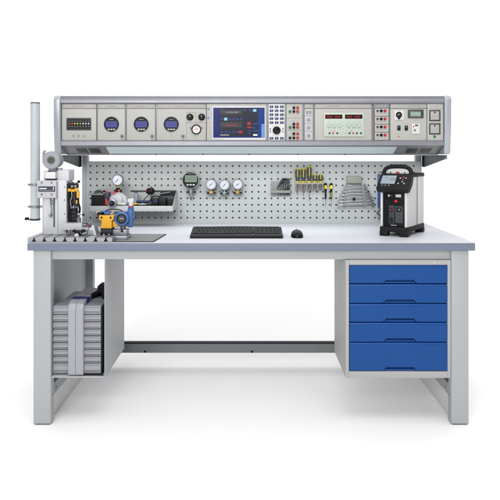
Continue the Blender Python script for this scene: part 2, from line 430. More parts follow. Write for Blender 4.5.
# ---- modules.  one plate per module, proud of the housing
YP = YC+.004      # back plane of plates; their face is at YC+.001
def module(x0, x1, header=True, m='panel'):
    b = MB()
    b.pl(x0+.25, x1-.25, (108.9 if header else 104.0), 140.4, YP, .003, m, .0004)
    if header: b.pl(x0+.25, x1-.25, 104.2, 108.3, YP, .003, 'header', .0004)
    b.pl(x0-.1, x1+.1, 103.7, 140.8, YP+.001, .0022, 'line')
    return b
def face(mb, x0, x1, y0, y1, m, h=.0008, lift=0, bev=0):
    mb.pl(x0, x1, y0, y1, YC+.001-lift, h, m, bev)
def dot(mb, x, y, r, m, h=.002, ch=0, lift=0, seg=20): mb.disc(x, y, r, YC+.001-lift, h, m, seg, ch)
def screws(mb, x0, x1):
    for x in (x0+1, x1-1):
        for y in (104.9, 139.7): dot(mb, x, y, .38, 'mgrey', .0008, seg=10)
def dashes(mb, x0, x1, y, h, m='ink', step=1.3, fill=.75, lift=0):
    x = x0
    while x < x1-.2:
        wd = step*fill*random.uniform(.55, 1.1); mb.pl(x, min(x+wd, x1), y-h/2, y+h/2, YC+.001-lift, .0003, m); x += step
# alarm indicator module
b = module(62, 96.6); screws(b, 62.3, 96.3); dashes(b, 72, 85, 106.3, .9)
m1 = part('module', b, cons); m1['label'] = 'module with a row of coloured indicator lamps'
b = MB(); face(b, 66.6, 91.2, 118, 130.2, 'dgrey', .003, bev=.0008); face(b, 67.6, 90.2, 119.2, 129, 'sock', .0005, .003)
for i, c in enumerate(['led_r', 'led_r', 'led_y', 'led_y', 'led_g', 'led_w', 'led_w', 'led_w']):
    dot(b, 69.4+2.75*i, 123.6, .62, c, .0012, lift=.0034, seg=12); b.pl(68.8+2.75*i, 70.2+2.75*i, 126.2, 126.7, YC+.001-.0034, .0003, 'mgrey')
    b.pl(68.8+2.75*i, 70.2+2.75*i, 120.9, 121.3, YC+.001-.0034, .0003, 'mgrey')
part('indicator_display', b, m1)
for px in (73.4, 78.6, 84.4):
    b = MB(); dot(b, px, 136.2, .8, 'metal', .003, ch=.0006); b.cyl((X(px, YC), YC-.002, Z(136.2, YC)), (X(px+.2, YC), YC-.012, Z(134.9, YC)), .0013, 'chrome', 10)
    part('toggle_switch', b, m1)
# round display modules
def round_disp(mo, cx, cy):
    b = MB(); dot(b, cx, cy, 8.6, 'lgrey', .0025, ch=.001, seg=40); dot(b, cx, cy, 7.6, 'black', .004, ch=.001, lift=.0005, seg=40)
    L = .0045
    face(b, cx-5.6, cx+5.6, cy-3.0, cy+3.0, 'lcd_b', .0006, L)
    for yy in (-1.5, 0, 1.4): dashes(b, cx-4.2, cx+4.2, cy+yy, .5, 'lcd_bd', .9, .7, L+.0006)
    for k in (-1, 0, 1): face(b, cx+k*2.7-1.0, cx+k*2.7+1.0, cy+4.4, cy+5.8, 'lgrey', .0008, L, .0002)
    dashes(b, cx-2, cx+2, cy-4.8, .6, 'lgrey', .8, .7, L)
    return part('round_display', b, mo)
def keylock(mo, cx, cy):
    b = MB(); dot(b, cx, cy, 1.9, 'bezel', .003, ch=.0008); dot(b, cx, cy, .9, 'sock', .001, lift=.003); face(b, cx-.6, cx+.6, cy+.3, cy+3.0, 'mgrey', .0015, .0035, .0004)
    part('key_lock', b, mo)
for (x0, x1, cx) in ((97.6, 125.4, 111.5), (126.8, 155.4, 141.3)):
    b = module(x0, x1); screws(b, x0+.2, x1-.2); dashes(b, x0+8, x0+19, 106.3, .9)
    m_ = part('module', b, cons); m_['label'] = 'module with a round black display and violet screen'
    round_disp(m_, cx, 124.3); keylock(m_, x1-3.3, 136.4)
b = module(156.8, 206.2); screws(b, 157, 206); dashes(b, 175, 187, 106.3, .9)
for px in (186.6, 195.6): face(b, px-.12, px+.12, 112.3, 140, 'line', .0003)
face(b, 171.4, 171.6, 133, 140, 'line', .0003); face(b, 186.6, 195.6, 112.2, 112.5, 'line', .0003); face(b, 186.6, 205, 122.4, 122.6, 'line', .0003)
m4 = part('module', b, cons); m4['label'] = 'module with round display, two black knobs and a small dial'
round_disp(m4, 171.3, 124.3); keylock(m4, 183.0, 136.4)
for px in (190.0, 201.7):
    b = MB(); b.lathe((X(px, YC), YC, Z(117.1, YC)), (0, -1, 0), [(S(3.4, YC), 0), (S(3.4, YC), .004), (S(2.7, YC), .006), (S(2.5, YC), .017), (S(2.1, YC), .019)], 'black', 28)
    b.box(X(px, YC)-.0007, X(px, YC)+.0007, YC-.0195, YC-.0185, Z(117.1, YC), Z(115.2, YC), 'white'); part('knob', b, m4)
b = MB(); dot(b, 196.3, 129.5, 4.9, 'black', .008, ch=.0015, seg=32); dot(b, 196.3, 129.5, 3.7, 'white', .0008, lift=.008, seg=32)
face(b, 195.0, 197.6, 127.9, 128.4, 'redpad', .0003, .0088); face(b, 194, 198.6, 129.4, 129.9, 'redpad', .0003, .0088)
for px in (190.4, 202.2): dot(b, px, 127.9, 1.1, 'mgrey', .002, ch=.0004)
part('small_dial', b, m4)
# screen module
b = module(206.6, 267.0, False)
for py in (109, 117.8): face(b, 207.3, 209.3, py-1.1, py+1.1, 'azure', .0015, 0, .0003)
dashes(b, 206.9, 209.8, 122.7, .5)
m5 = part('module', b, cons); m5['label'] = 'module with a large blue computer screen'
b = MB(); face(b, 212.4, 265.3, 106.3, 140.0, 'white', .002, 0, .0006); L = .002
face(b, 213.2, 264.6, 107.6, 137.7, 'scr_bg', .0004, L)
face(b, 258, 264.4, 107.7, 137.6, 'scr_b2', .0002, L+.0004); face(b, 261.4, 264.3, 124, 137.5, 'azure', .0002, L+.0006)
face(b, 219.8, 257.9, 108.4, 136.3, 'scr_d', .0004, L+.0004); L += .0008
face(b, 220.4, 241.8, 110.0, 114.2, 'scr_g', .0002, L); dashes(b, 226, 239, 112.3, 1.4, 'mgrey', 1.3, .7, L+.0002)
face(b, 220.4, 241.8, 122.2, 127.4, 'scr_g', .0002, L); dashes(b, 225, 237, 125.3, 1.1, 'scr_r', 1.0, .75, L+.0002)
for k in range(6): face(b, 220.8+3.9*k, 223.2+3.9*k, 118.4, 119.9, 'scr_t', .0002, L)
face(b, 224.2, 227.2, 117.7, 120.4, 'scr_c', .0002, L+.0002); face(b, 253, 256.4, 109.2, 111.7, 'scr_c', .0002, L); face(b, 243, 246, 109.5, 111.0, 'scr_t', .0002, L); face(b, 249, 252, 109.8, 111, 'scr_t', .0002, L)
for k in range(6): face(b, 220.8+3.9*k, 223.2+3.9*k, 131.4, 132.9, 'scr_t', .0002, L)
face(b, 239, 242.2, 130.8, 133.3, 'scr_r', .0002, L+.0002); face(b, 247.3, 250.8, 122.2, 125, 'scr_r', .0002, L); face(b, 247.3, 251.6, 126.6, 128.1, 'scr_r', .0002, L)
for (x, y) in ((252.6, 123), (255.4, 123), (248.3, 130), (252.8, 127), (252.8, 130), (255.4, 130), (248.3, 132.6)): face(b, x, x+2.4, y, y+1.6, 'scr_t', .0002, L)
face(b, 220.2, 229, 134.4, 135.6, 'mgrey', .0002, L); face(b, 253.2, 257.3, 134.2, 135.7, 'scr_w', .0002, L)
dashes(b, 220.6, 223, 109.2, .5, 'mgrey', .8, .7, L); dashes(b, 220.6, 222.4, 115.7, .5, 'scr_t', .8, .7, L); dashes(b, 220.6, 222.4, 129.2, .5, 'scr_t', .8, .7, L)
dashes(b, 214, 224, 138.9, .8, 'ink', 1.6, .6, .002)
part('screen', b, m5)
# keypad module
b = module(268.4, 284.9, False, 'white'); m6 = part('module', b, cons); m6['label'] = 'module with navy keypad and black dial'
b = MB(); face(b, 269.0, 284.3, 104.6, 139.9, 'white', .0004)
for yy in (106.8, 110.7, 114.7, 118.6, 122.6, 138.3):
    for xx in (271.4, 276.6, 281.8):
        face(b, xx-1.8, xx+1.8, yy-1.15, yy+1.15, 'navy', .0025, 0, .0006); face(b, xx-.3, xx+.3, yy-.5, yy+.5, 'lgrey', .0002, .0025)
for yy in (129.0, 131.6):
    for xx in (270.2, 283): dot(b, xx, yy, .65, 'navy', .0015, seg=12)
part('keypad', b, m6)
b = MB(); b.lathe((X(276.6, YC), YC, Z(130.4, YC)), (0, -1, 0), [(S(3.9, YC), 0), (S(3.9, YC), .008), (S(3.5, YC), .0105), (S(3.0, YC), .009)], 'blackm', 32); dot(b, 277.9, 129.3, .8, 'dgrey', .001, lift=.009, seg=14); part('dial_knob', b, m6)
# terminal modules
def terminal(mb, x, y, m, r=1.35):
    mb.lathe((X(x, YC), YC, Z(y, YC)), (0, -1, 0), [(S(r, YC), 0), (S(r, YC), .006), (S(r*.75, YC), .0085), (S(r*.42, YC), .0085), (S(r*.38, YC), .005)], m, 18)
b = module(286.3, 302.7, False)
for yy in (118.3, 130.2): face(b, 286.6, 302.4, yy-.12, yy+.12, 'line', .0003)
dashes(b, 288, 299, 116.8, .4, 'ink', 1.0, .5); dashes(b, 288, 299, 105.4, .4, 'ink', 1.0, .5); dashes(b, 288, 299, 121, .4, 'ink', 1.0, .5)
m7 = part('module', b, cons); m7['label'] = 'narrow module with black, red and green binding posts'
for (y, row) in ((107.8, ' kr'), (111.6, 'gkr'), (124, ' kr'), (127.4, 'gkr'), (133.8, ' kr'), (138, 'kkr')):
    for x, c in zip((289.9, 293.8, 297.6), row):
        if c != ' ': b = MB(); terminal(b, x, y, {'k': 'black', 'r': 'red', 'g': 'green'}[c]); part('terminal', b, m7)
b = module(304.2, 313.2)
m8 = part('module', b, cons); m8['label'] = 'narrow module with a column of small round sockets'
for k, yy in enumerate((112.4, 119.9, 127.6, 135.7)):
    b = MB(); face(b, 305.0, 312.4, yy-3.4, yy+3.4, 'lgrey', .0015, 0, .0005)
    if k == 0:
        for xx in (307.2, 310.2): face(b, xx-1.1, xx+1.1, yy-1.6, yy+1.6, 'mgrey', .0006, .0015)
    else: dot(b, 308.7, yy, 1.7, 'mgrey', .001, lift=.0015); dot(b, 308.7, yy, .9, 'metal', .0015, lift=.0025, seg=14)
    part('socket', b, m8)
# power supply module
b = module(314.6, 371.6); screws(b, 314.9, 371.3); dashes(b, 324, 341, 106.3, .9)
m9 = part('module', b, cons); m9['label'] = 'module framing a pale green power supply with two red displays'
b = MB(); face(b, 323.7, 363.9, 112.6, 136.5, 'psu', .006, 0, .0008); L = .006
for (a, c) in ((325.2, 342.3), (345, 362.4)):
    face(b, a, c, 114.6, 118.7, 'disp_r', .0006, L)
    for g in (a+1.6, a+9.6):
        for k in range(4): 
            x_ = g+1.5*k
            for (dx0, dx1, dy0, dy1) in ((0, .9, -.1, .1), (0, .9, -1.1, -.9), (0, .9, .9, 1.1), (-.1, .1, -1, 1), (.8, 1.0, -1, 1)):
                face(b, x_+dx0, x_+dx1, 116.7+dy0, 116.7+dy1, 'psu_led', .0002, L+.0006)
for k in range(3):
    for base in (328.8, 348.6):
        dot(b, base+5.3*k, 125.6, 1.9, 'psu_d', .007, ch=.001, lift=L, seg=20); face(b, base+5.3*k-.8, base+5.3*k+.8, 121.2, 121.6, 'ink', .0002, L)
for xx, c in ((329.4, 'sock'), (333, 'red'), (337.2, 'sock'), (341, 'psu_d'), (346, 'psu_d'), (349.5, 'sock'), (353, 'red'), (356.7, 'sock'), (360.9, 'sock')): dot(b, xx, 133.2, .85, c, .004, lift=L, seg=14)
for xx in (331.2, 334.6, 351.2): dot(b, xx, 130.8, .45, 'redpad', .001, lift=L, seg=10)
for yy in (122, 125.5, 129): dashes(b, 342.6, 345.2, yy, .5, 'ink', .8, .6, L)
part('power_supply', b, m9)
# 4 row terminals
b = MB(); b.pl(373.4, 389, 103.7, 140.8, YP+.001, .0022, 'line'); b.pl(373.6, 388.8, 103.9, 108.1, YP, .003, 'mgrey'); dashes(b, 376, 386.5, 106, 1.6, 'lgrey', 1.4, .4)
for k in range(4): b.pl(374.8, 388.4, 108.6+8*k, 116.0+8*k, YP, .003, 'panel', .0004); dashes(b, 376.4, 379, 113.4+8*k, .7, 'ink', .9, .6)
m10 = part('module', b, cons); m10['label'] = 'narrow module with four rows of black and red binding posts'
for k in range(4):
    for x, c, r in ((377.4, 'sock', .95), (381.1, 'black', 1.4), (384.9, 'red', 1.4)): b = MB(); terminal(b, x, 110.9+8.05*k, c, r); part('terminal', b, m10)
# mains module
b = module(390.0, 426.6); screws(b, 390.2, 426.4); dashes(b, 409, 421, 106.3, .8)
face(b, 397.9, 399.6, 136.0, 136.6, 'redpad', .0003); face(b, 398.3, 399.2, 136.6, 137.3, 'redpad', .0003)
dashes(b, 396, 402.5, 134.3, .4, 'ink', .8, .6); dashes(b, 397, 401, 124.6, .4, 'ink', .8, .6); dashes(b, 404.6, 408.4, 123.6, .4, 'ink', .8, .6); dashes(b, 412, 419, 120, .4, 'ink', .8, .6)
m11 = part('module', b, cons); m11['label'] = 'module with rotary switch, green display and white socket'
b = MB(); face(b, 394.4, 403.6, 110.4, 119.9, 'white', .003, 0, .0008); dot(b, 398.8, 114.9, 3.0, 'black', .006, ch=.001, lift=.003, seg=28); dot(b, 398.8, 114.9, 1.5, 'bezel', .001, lift=.009, seg=18)
face(b, 397.8, 399.8, 115.5, 119.2, 'black', .008, .003, .001); part('rotary_switch', b, m11)
b = MB(); face(b, 407.8, 423.4, 109.7, 118.1, 'dgrey', .004, 0, .0008); face(b, 410, 421, 111.2, 116.8, 'lcd_g', .0004, .004)
for k in range(4): face(b, 411.2+2.4*k, 412.9+2.4*k, 112.5, 115.5, 'psu', .0003, .0044); face(b, 411.7+2.4*k, 412.4+2.4*k, 113.1, 114.9, 'lcd_g', .0003, .0047)
part('display', b, m11)
for px in (398.8, 406.2): b = MB(); face(b, px-1.6, px+1.6, 125.7, 130.4, 'black', .004, 0, .001); face(b, px-1.2, px+1.2, 126.2, 128, 'dgrey', .001, .004); part('rocker_switch', b, m11)
b = MB(); face(b, 411.6, 419.5, 123.6, 133.8, 'white', .005, 0, .001); face(b, 413.5, 416, 129, 131.6, 'mgrey', .0004, .005); face(b, 415, 418, 124.7, 126.0, 'dgrey', .002, .005); dot(b, 413.6, 126.6, .8, 'redpad', .0006, lift=.005, seg=12); part('white_socket', b, m11)
b = module(426.9, 443.2, False); dot(b, 434.6, 136.7, 1.3, 'green', .003, ch=.0006); dashes(b, 430, 439, 106.5, .6)
face(b, 427.2, 442.9, 108.4, 108.7, 'line', .0003)
m12 = part('module', b, cons); m12['label'] = 'end module with two square grey outlets'
for yy in (115.6, 128.9):
    b = MB(); face(b, 429.1, 440.4, yy-5.6, yy+5.6, 'dgrey', .003, 0, .002); face(b, 430.4, 439.1, yy-4.3, yy+4.3, 'header', .002, .003, .0015)
    face(b, 434, 435.6, yy-3.8, yy-2.6, 'sock', .0006, .005); face(b, 430.8, 438.7, yy+.9, yy+1.0, 'seam', .0003, .005); part('outlet', b, m12)

# rear posts and gussets (one support frame)
for (x0, x1, gx) in ((82.0, 87.8, 80.4), (415.8, 421.6, 423.2)):
    Yq = .742; q = MB(); q.box(X(x0, Yq), X(x1, Yq), .742, .775, TT+.0, 1.0895, 'steel', .002)
    q.box(X(x0, Yq)+.004, X(x1, Yq)-.004, .7418, .7424, TT+.005, 1.088, 'dgrey') if False else None
    for k in range(5): pass
    part('post', q, cons)
    q = MB(); gx_ = X(gx, .74); t = .0015
    q.prism([(.36, 1.0895), (.742, 1.0895), (.742, Z(167, .74)), (.715, Z(167, .74)), (.36, Z(159.0, .36))], 'x', gx_-t, gx_+t, 'gusset')
    s_ = 1 if gx < 251 else -1
    q.box(gx_, gx_+s_*.02, .362, .742, 1.0865, 1.0897, 'gusset')
    q.box(gx_+s_*.0016, gx_+s_*.007, .715, .7415, Z(166.6, .74), 1.0862, 'sock')
    q.box(min(gx_-t-.004, gx_-t), gx_+t+.004, .355, .3598, Z(159.0, .36), 1.0895, 'gusset', .001)
    part('gusset', q, cons)

# ================================================================== pegboard with real holes
YB = .735
pegt = thing('pegboard', 'pale grey perforated steel panel standing at the back of the worktop', 'pegboard', (X(253, YB), YB, TT))
bx0, bx1 = X(86.6, YB), X(420.8, YB); bz0, bz1 = TT+.001, Z(161.3, YB)
pitch = S(6.465, YB); h = .0041
hx = [X(90.5, YB)+pitch*k for k in range(51)]; hz = [Z(166.0, YB)-pitch*k for k in range(9)]
xs = [bx0+.0015]+[v for c in hx for v in (c-h, c+h)]+[bx1-.0015]
zs_ = [bz0]+[v for c in reversed(hz) for v in (c-h, c+h)]+[bz1-.0015]
b = MB(); vs = [(x, YB, z) for z in zs_ for x in xs]; n = len(xs); fs = []
for j in range(len(zs_)-1):
    for i in range(n-1):
        if i % 2 == 1 and j % 2 == 1: continue
        fs.append((j*n+i, j*n+i+1, (j+1)*n+i+1, (j+1)*n+i))
b.add(vs, fs, 'peg')
# hole walls
vs = []; fs = []
for cx in hx:
    for cz in hz:
        k = len(vs); q = [(cx-h, cz-h), (cx+h, cz-h), (cx+h, cz+h), (cx-h, cz+h)]
        vs += [(p[0], YB, p[1]) for p in q]+[(p[0], YB+.0016, p[1]) for p in q]
        for e in range(4): fs.append((k+e, k+(e+1) % 4, k+4+(e+1) % 4, k+4+e))
b.add(vs, fs, 'peg')
b.box(bx0, bx0+.0015, YB, YB+.006, bz0, bz1, 'peg'); b.box(bx1-.0015, bx1, YB, YB+.006, bz0, bz1, 'peg'); b.box(bx0+.0015, bx1-.0015, YB, YB+.006, bz1-.0015, bz1, 'peg')
part('perforated_sheet', b, pegt)
b = MB(); b.box(bx0+.003, bx1-.003, YB+.0055, YB+.0065, bz0, bz1-.002, 'peg_shade'); part('backing', b, pegt)  # backing coloured dark to put shade inside the holes

# ================================================================== keyboard and mouse
Y0 = .137; kb = thing('keyboard', 'black computer keyboard lying in the middle of the worktop', 'keyboard', (X(236, Y0), Y0+.07, TT))
x0, x1 = X(189.8, Y0), X(283.0, Y0)
def kprof(y0, y1, za, zb): return [(y0, TT), (y0, TT+za), (y1, TT+zb), (y1, TT)]
b = MB()
N = 24; P = []
for i in range(N+1): P.append((x0+(x1-x0)*i/N, Y0+.150+.013*math.sin(PI*i/N)))
poly = [(x0+.004, Y0), (x1-.004, Y0), (x1, Y0+.006)]+list(reversed(P))+[(x0, Y0+.006)]
bmk = bmesh.new(); A = []; Bv = []
for (px_, py_) in poly: A.append(bmk.verts.new((px_, py_, TT+.0005))); Bv.append(bmk.verts.new((px_, py_, TT+.012+.14*(py_-Y0))))
bmk.faces.new(A); bmk.faces.new(Bv)
for i in range(len(poly)): j = (i+1) % len(poly); bmk.faces.new([A[i], A[j], Bv[j], Bv[i]])
bmesh.ops.recalc_face_normals(bmk, faces=list(bmk.faces))
bmesh.ops.bevel(bmk, geom=[e for e in bmk.edges if e.verts[0].co.z > TT+.005 and e.verts[1].co.z > TT+.005], offset=.003, segments=3, profile=.5, affect='EDGES')
b.bm(bmk, 'black'); part('case', b, kb)
b = MB()
rows = 6; kw = (x1-x0-.02)/20.5
for r in range(rows):
    yy = Y0+.032+.0185*r+(.004 if r == 5 else 0)
    xx = x0+.008
    col = 0
    while col < 20.4:
        if abs(col-14) < .2 or abs(col-16.3) < .3 and col < 16.4: pass
        wd = 1
        if r == 0 and 3 <= col < 3.2: wd = 6
        if r in (1, 2) and col == 0: wd = 1.5
        gapc = (13.9 < col < 14.2) or (16.9 < col < 17.2)
        if not gapc:
            zz = TT+.0115+.14*(yy-Y0)
            b.box(xx+col*kw+.0008, xx+(col+wd)*kw-.0008, yy+.001, yy+.0165, zz, zz+.0055, 'keys', .0012, 2); col += wd
        else: col += .5
part('keys', b, kb)
ms = thing('computer_mouse', 'black computer mouse on the worktop right of the keyboard', 'mouse', (X(297.5, .16), .19, TT))
def blob(mb, c, rx, ry, rz, m, zc=0):
    vs = []; fs = []; U, V = 24, 12
    for i in range(V+1):
        t = PI/2*i/V
        for k in range(U):
            a = 2*PI*k/U; ex = .75
            cx_ = math.copysign(abs(math.cos(a))**ex, math.cos(a)); sy_ = math.copysign(abs(math.sin(a))**ex, math.sin(a))
            vs.append((c[0]+rx*cx_*math.cos(t)**.6, c[1]+ry*sy_*math.cos(t)**.6, c[2]+rz*math.sin(t)))
    for i in range(V):
        for k in range(U): k2 = (k+1) % U; fs.append((i*U+k, i*U+k2, (i+1)*U+k2, (i+1)*U+k))
    fs.append(tuple(range(U))); mb.add(vs, fs, m)
b = MB(); blob(b, (X(297.5, .16), .19, TT+.001), .026, .050, .028, 'black'); part('shell', b, ms)
b = MB()
for s_ in (-1, 1): b.box(X(297.5, .16)+s_*.0275-.002, X(297.5, .16)+s_*.0275+.001, .165, .20, TT+.008, TT+.014, 'mgrey', .001) if False else b.box(X(297.5, .16)+s_*.008-.0004, X(297.5, .16)+s_*.008+.0004, .175, .215, TT+.020, TT+.0285, 'mgrey')
part('button_seam', b, ms)
b = MB(); b.cyl((X(297.5, .16)-.004, .212, TT+.024), (X(297.5, .16)+.004, .212, TT+.024), .009, 'mgrey', 16); part('scroll_wheel', b, ms)

# ================================================================== gauges on the pegboard
YG = .70
def clip(mb, cx, cy, wpx=9.6):
    mb.pl(cx-wpx/2, cx+wpx/2, cy, cy+3.2, YG+.012, .008, 'mgrey', .001)
    for d in (-3.2, 3.2): mb.box(X(cx+d, YG)-.006, X(cx+d, YG)+.006, YG+.001, YB-.0005, Z(cy+1.6, YG)-.005, Z(cy+1.6, YG)+.005, 'sock', .001)
    mb.box(X(cx, YG)-.004, X(cx, YG)+.004, YG+.012, YB-.0005, Z(cy+2.8, YG), Z(cy+.4, YG), 'mgrey')
def dialg(name, label, cx, cy, fit, group, ang=222):
    t = thing(name, label, 'pressure gauge', (X(cx, YG), YG, Z(cy, YG)), group=group)
    b = MB(); c = (X(cx, YG), YG+.012, Z(cy, YG)); R = S(5.4, YG)
    b.lathe(c, (0, -1, 0), [(R*.9, 0), (R, .003), (R, .020), (R*.97, .023), (R*.86, .023), (R*.84, .020)], 'bezel', 36); part('bezel', b, t)
    b = MB(); b.cyl((c[0], YG-.0075, c[2]), (c[0], YG-.0095, c[2]), R*.85, 'dial', 36)
    for k in range(21):
        a = math.radians(225-270*k/20); r0, r1 = R*.66, R*.78
        w_ = .0005 if k % 5 else .0009
        p = Vector((math.cos(a), 0, math.sin(a))); q = Vector((-math.sin(a), 0, math.cos(a)))*w_
        cc = Vector((c[0], YG-.0097, c[2])); b.add([cc+p*r0-q, cc+p*r1-q, cc+p*r1+q, cc+p*r0+q], [(0, 1, 2, 3)], 'ink')
    part('dial_face', b, t)
    b = MB(); a = math.radians(ang); p = Vector((math.cos(a), 0, math.sin(a))); q = Vector((-p.z, 0, p.x))*.0013; cc = Vector((c[0], YG-.0102, c[2]))
    b.add([cc-p*R*.62, cc+q, cc+p*R*.5+q*.7, cc+p*R*.5-q*.7, cc-q], [(0, 1, 2, 3, 4)], 'black'); b.cyl((c[0], YG-.0095, c[2]), (c[0], YG-.011, c[2]), .0022, 'black', 12); part('needle', b, t)
    b = MB(); zb = c[2]-R
    b.cyl((c[0], YG+.002, zb+.003), (c[0], YG+.002, zb-.010), .0055, fit, 6); b.box(c[0]-.008, c[0]+.008, YG-.006, YG+.010, zb-.020, zb-.010, fit, .0015)
    if fit == 'metal': b.cyl((c[0], YG+.002, zb-.020), (c[0], YG+.002, zb-.036), .0045, 'metal', 12)
    part('stem', b, t)
    b = MB(); clip(b, cx, cy+7.0); cl = part('wall_clip', b, t)
    return t
g_ = 'dial gauges clipped to the pegboard'
dialg('pressure_gauge', 'round dial pressure gauge with brass fitting, next to the digital gauge', 211.2, 184.3, 'brass', g_)
dialg('pressure_gauge', 'round dial pressure gauge with long steel stem between two others', 224.5, 184.8, 'metal', g_, 226)
dialg('pressure_gauge', 'round dial pressure gauge with brass fitting, rightmost on the pegboard', 237.7, 184.2, 'brass', g_, 216)
dg = thing('digital_gauge', 'large round digital pressure gauge with black face hanging on the pegboard', 'digital gauge', (X(190.9, YG), YG, Z(180, YG)))
c = Vector((X(190.9, YG), YG+.02, Z(180, YG))); R = S(8.5, YG)
b = MB(); b.lathe(c, (0, -1, 0), [(R*.85, 0), (R, .006), (R, .036), (R*.95, .040), (R*.9, .040)], 'lgrey', 44); part('housing', b, dg)
b = MB(); b.cyl(c+Vector((0, -.0402, 0)), c+Vector((0, -.042, 0)), R*.93, 'black', 44); fc = part('face', b, dg)
b = MB(); Yf = YG-.0222; b.pl(185, 196.9, 175.3, 182.1, Yf, .0006, 'lcd_g')
for k in range(4):
    for (dx0, dx1, dy0, dy1) in ((0, 1.3, -1.7, -1.4), (0, 1.3, 1.4, 1.7), (0, .3, -1.6, 1.6), (1.1, 1.4, -1.6, 1.6)): b.pl(186.6+2.4*k+dx0, 186.6+2.4*k+dx1, 178.4+dy0, 178.4+dy1, Yf-.0006, .0002, 'lcd_gd')
part('lcd', b, fc)
b = MB()
for k in range(3): b.pl(186.6+3*k, 188.8+3*k, 184.1, 185.5, Yf, .0012, 'lgrey', .0003)
for k in range(5): b.pl(188.2+1.1*k, 188.9+1.1*k, 173.4, 174.0, Yf, .0003, 'mgrey')
part('buttons', b, fc)
b = MB(); b.cyl((c.x, YG, c.z-R+.002), (c.x, YG, c.z-R-.022), .008, 'metal', 6); b.cyl((c.x, YG, c.z-R-.022), (c.x, YG, c.z-R-.044), .006, 'chrome', 16); b.cyl((c.x, YG, c.z-R-.044), (c.x, YG, c.z-R-.058), .0075, 'bezel', 16, r1=.005); part('stem', b, dg)
b = MB(); clip(b, 190.9, 190.4, 8.6); part('wall_clip', b, dg)

# ================================================================== hex keys
YH = YB-.0005
hk = thing('hex_key_holder', 'grey plastic hex key holder clipped on the pegboard', 'tool holder', (X(281, YH), YH, Z(196, YH)))
b = MB(); b.pl(271, 290.6, 181.3, 196.0, YH, .006, 'mgrey', .001); part('back_plate', b, hk)
b = MB(); b.pl(270.8, 290.8, 190.2, 193.0, YH-.006, .016, 'olive', .0015); part('bar', b, hk)
names = ['shortest hex key, leftmost in the grey holder', 'second shortest hex key in the grey holder', 'third hex key from the left in the grey holder', 'middle hex key of the set in the grey holder', 'third longest hex key in the grey holder', 'second longest black hex key in the grey holder', 'longest and thickest black hex key at the right of the holder']
for i in range(7):
    cx = 278.6+1.72*i; top = 187.6-1.3*i if i < 6 else 179.0; top = [188, 186.4, 184.9, 183.3, 181.9, 180.3, 178.9][i]
    yy = YH-.014; r = .0016+.00022*i
    b = MB(); arm = 2.2+.85*i
    b.tube([(X(cx, yy), yy, Z(195.0, yy)), (X(cx, yy), yy, Z(top+1.2, yy)), (X(cx-.3, yy), yy, Z(top+.2, yy)), (X(cx-1.2, yy), yy, Z(top, yy)), (X(cx-arm, yy), yy+.001, Z(top, yy))], r, 'black', 6)
    o = part('hex_key', b, None, origin=(X(cx, yy), yy, Z(195, yy))); tag(o, names[i], 'hex key', 'hex keys in the grey holder')

# ================================================================== screwdrivers
sh = thing('screwdriver_rack', 'taupe plastic rack holding five screwdrivers on the pegboard', 'tool rack', (X(309, YH), YH, Z(190, YH)))
b = MB(); b.pl(295.2, 322.6, 182.9, 190.8, YH, .004, 'taupe', .001)
for k in range(6): b.pl(295.2+5.3*k, 296.3+5.3*k, 182.9, 190.6, YH-.004, .030, 'mgrey', .001)
part('rack_body', b, sh)
b = MB(); b.pl(295.2, 322.8, 182.9, 184.2, YH-.0345, .003, 'taupe', .001); part('front_rail', b, sh)
def lathe_drv(name, label, cx, top, bot, tip, rad, group, hm='dgrey2', ym='yel2', Yd=YH-.018):
    t = thing(name, label, 'screwdriver', (X(cx, Yd), Yd, Z(bot, Yd)), group=group)
    zt, zb, zp = Z(top, Yd), Z(bot, Yd), Z(tip, Yd); R = S(rad, Yd); x = X(cx, Yd); H = zt-zb
    b = MB(); b.lathe((x, Yd, zb), (0, 0, 1), [(R*.62, 0), (R*.75, H*.06), (R*.62, H*.18), (R*.95, H*.4), (R, H*.75), (R*.9, H*.9), (R*.55, H*.955)], hm, 18); hd = part('handle', b, t)
    b = MB(); b.lathe((x, Yd, zb+H*.95), (0, 0, 1), [(R*.8, 0), (R*.7, H*.04), (R*.3, H*.06)], ym, 18)
    for a in range(4):
        an = PI/2*a; b.box(-.0012, .0012, R*.80, R*1.03, H*.35, H*.95, ym, mtx=Matrix.Translation((x, Yd, zb)) @ Matrix.Rotation(an, 4, 'Z'))
    part('grip_inlay', b, hd)
    b = MB(); b.lathe((x, Yd, zb-.006), (0, 0, 1), [(R*.5, 0), (R*.85, .002), (R*.85, .007), (R*.6, .0085)], ym, 18); part('collar', b, hd)
    b = MB(); b.cyl((x, Yd, zb), (x, Yd, zp), .0021 if rad > 1 else .0014, 'metal', 12); part('blade', b, t)
    return t
g_ = 'screwdrivers in the taupe rack'
for (cx, top, tip, rd, lb) in ((297.5, 168.6, 195.5, 2.65, 'leftmost thick grey and yellow screwdriver in the rack'), (303.3, 168.6, 196, 2.65, 'second thick grey and yellow screwdriver, left of the tallest one'), (309.2, 166.2, 200.5, 2.65, 'tallest grey and yellow screwdriver in the middle of the rack'), (314.8, 174.6, 188.8, 2.6, 'shorter grey screwdriver directly right of the tallest one'), (320.5, 174.6, 189.4, 2.6, 'short grey screwdriver at the right end of the rack')):
    lathe_drv('screwdriver', lb, cx, top, 181.6, tip, rd, g_)
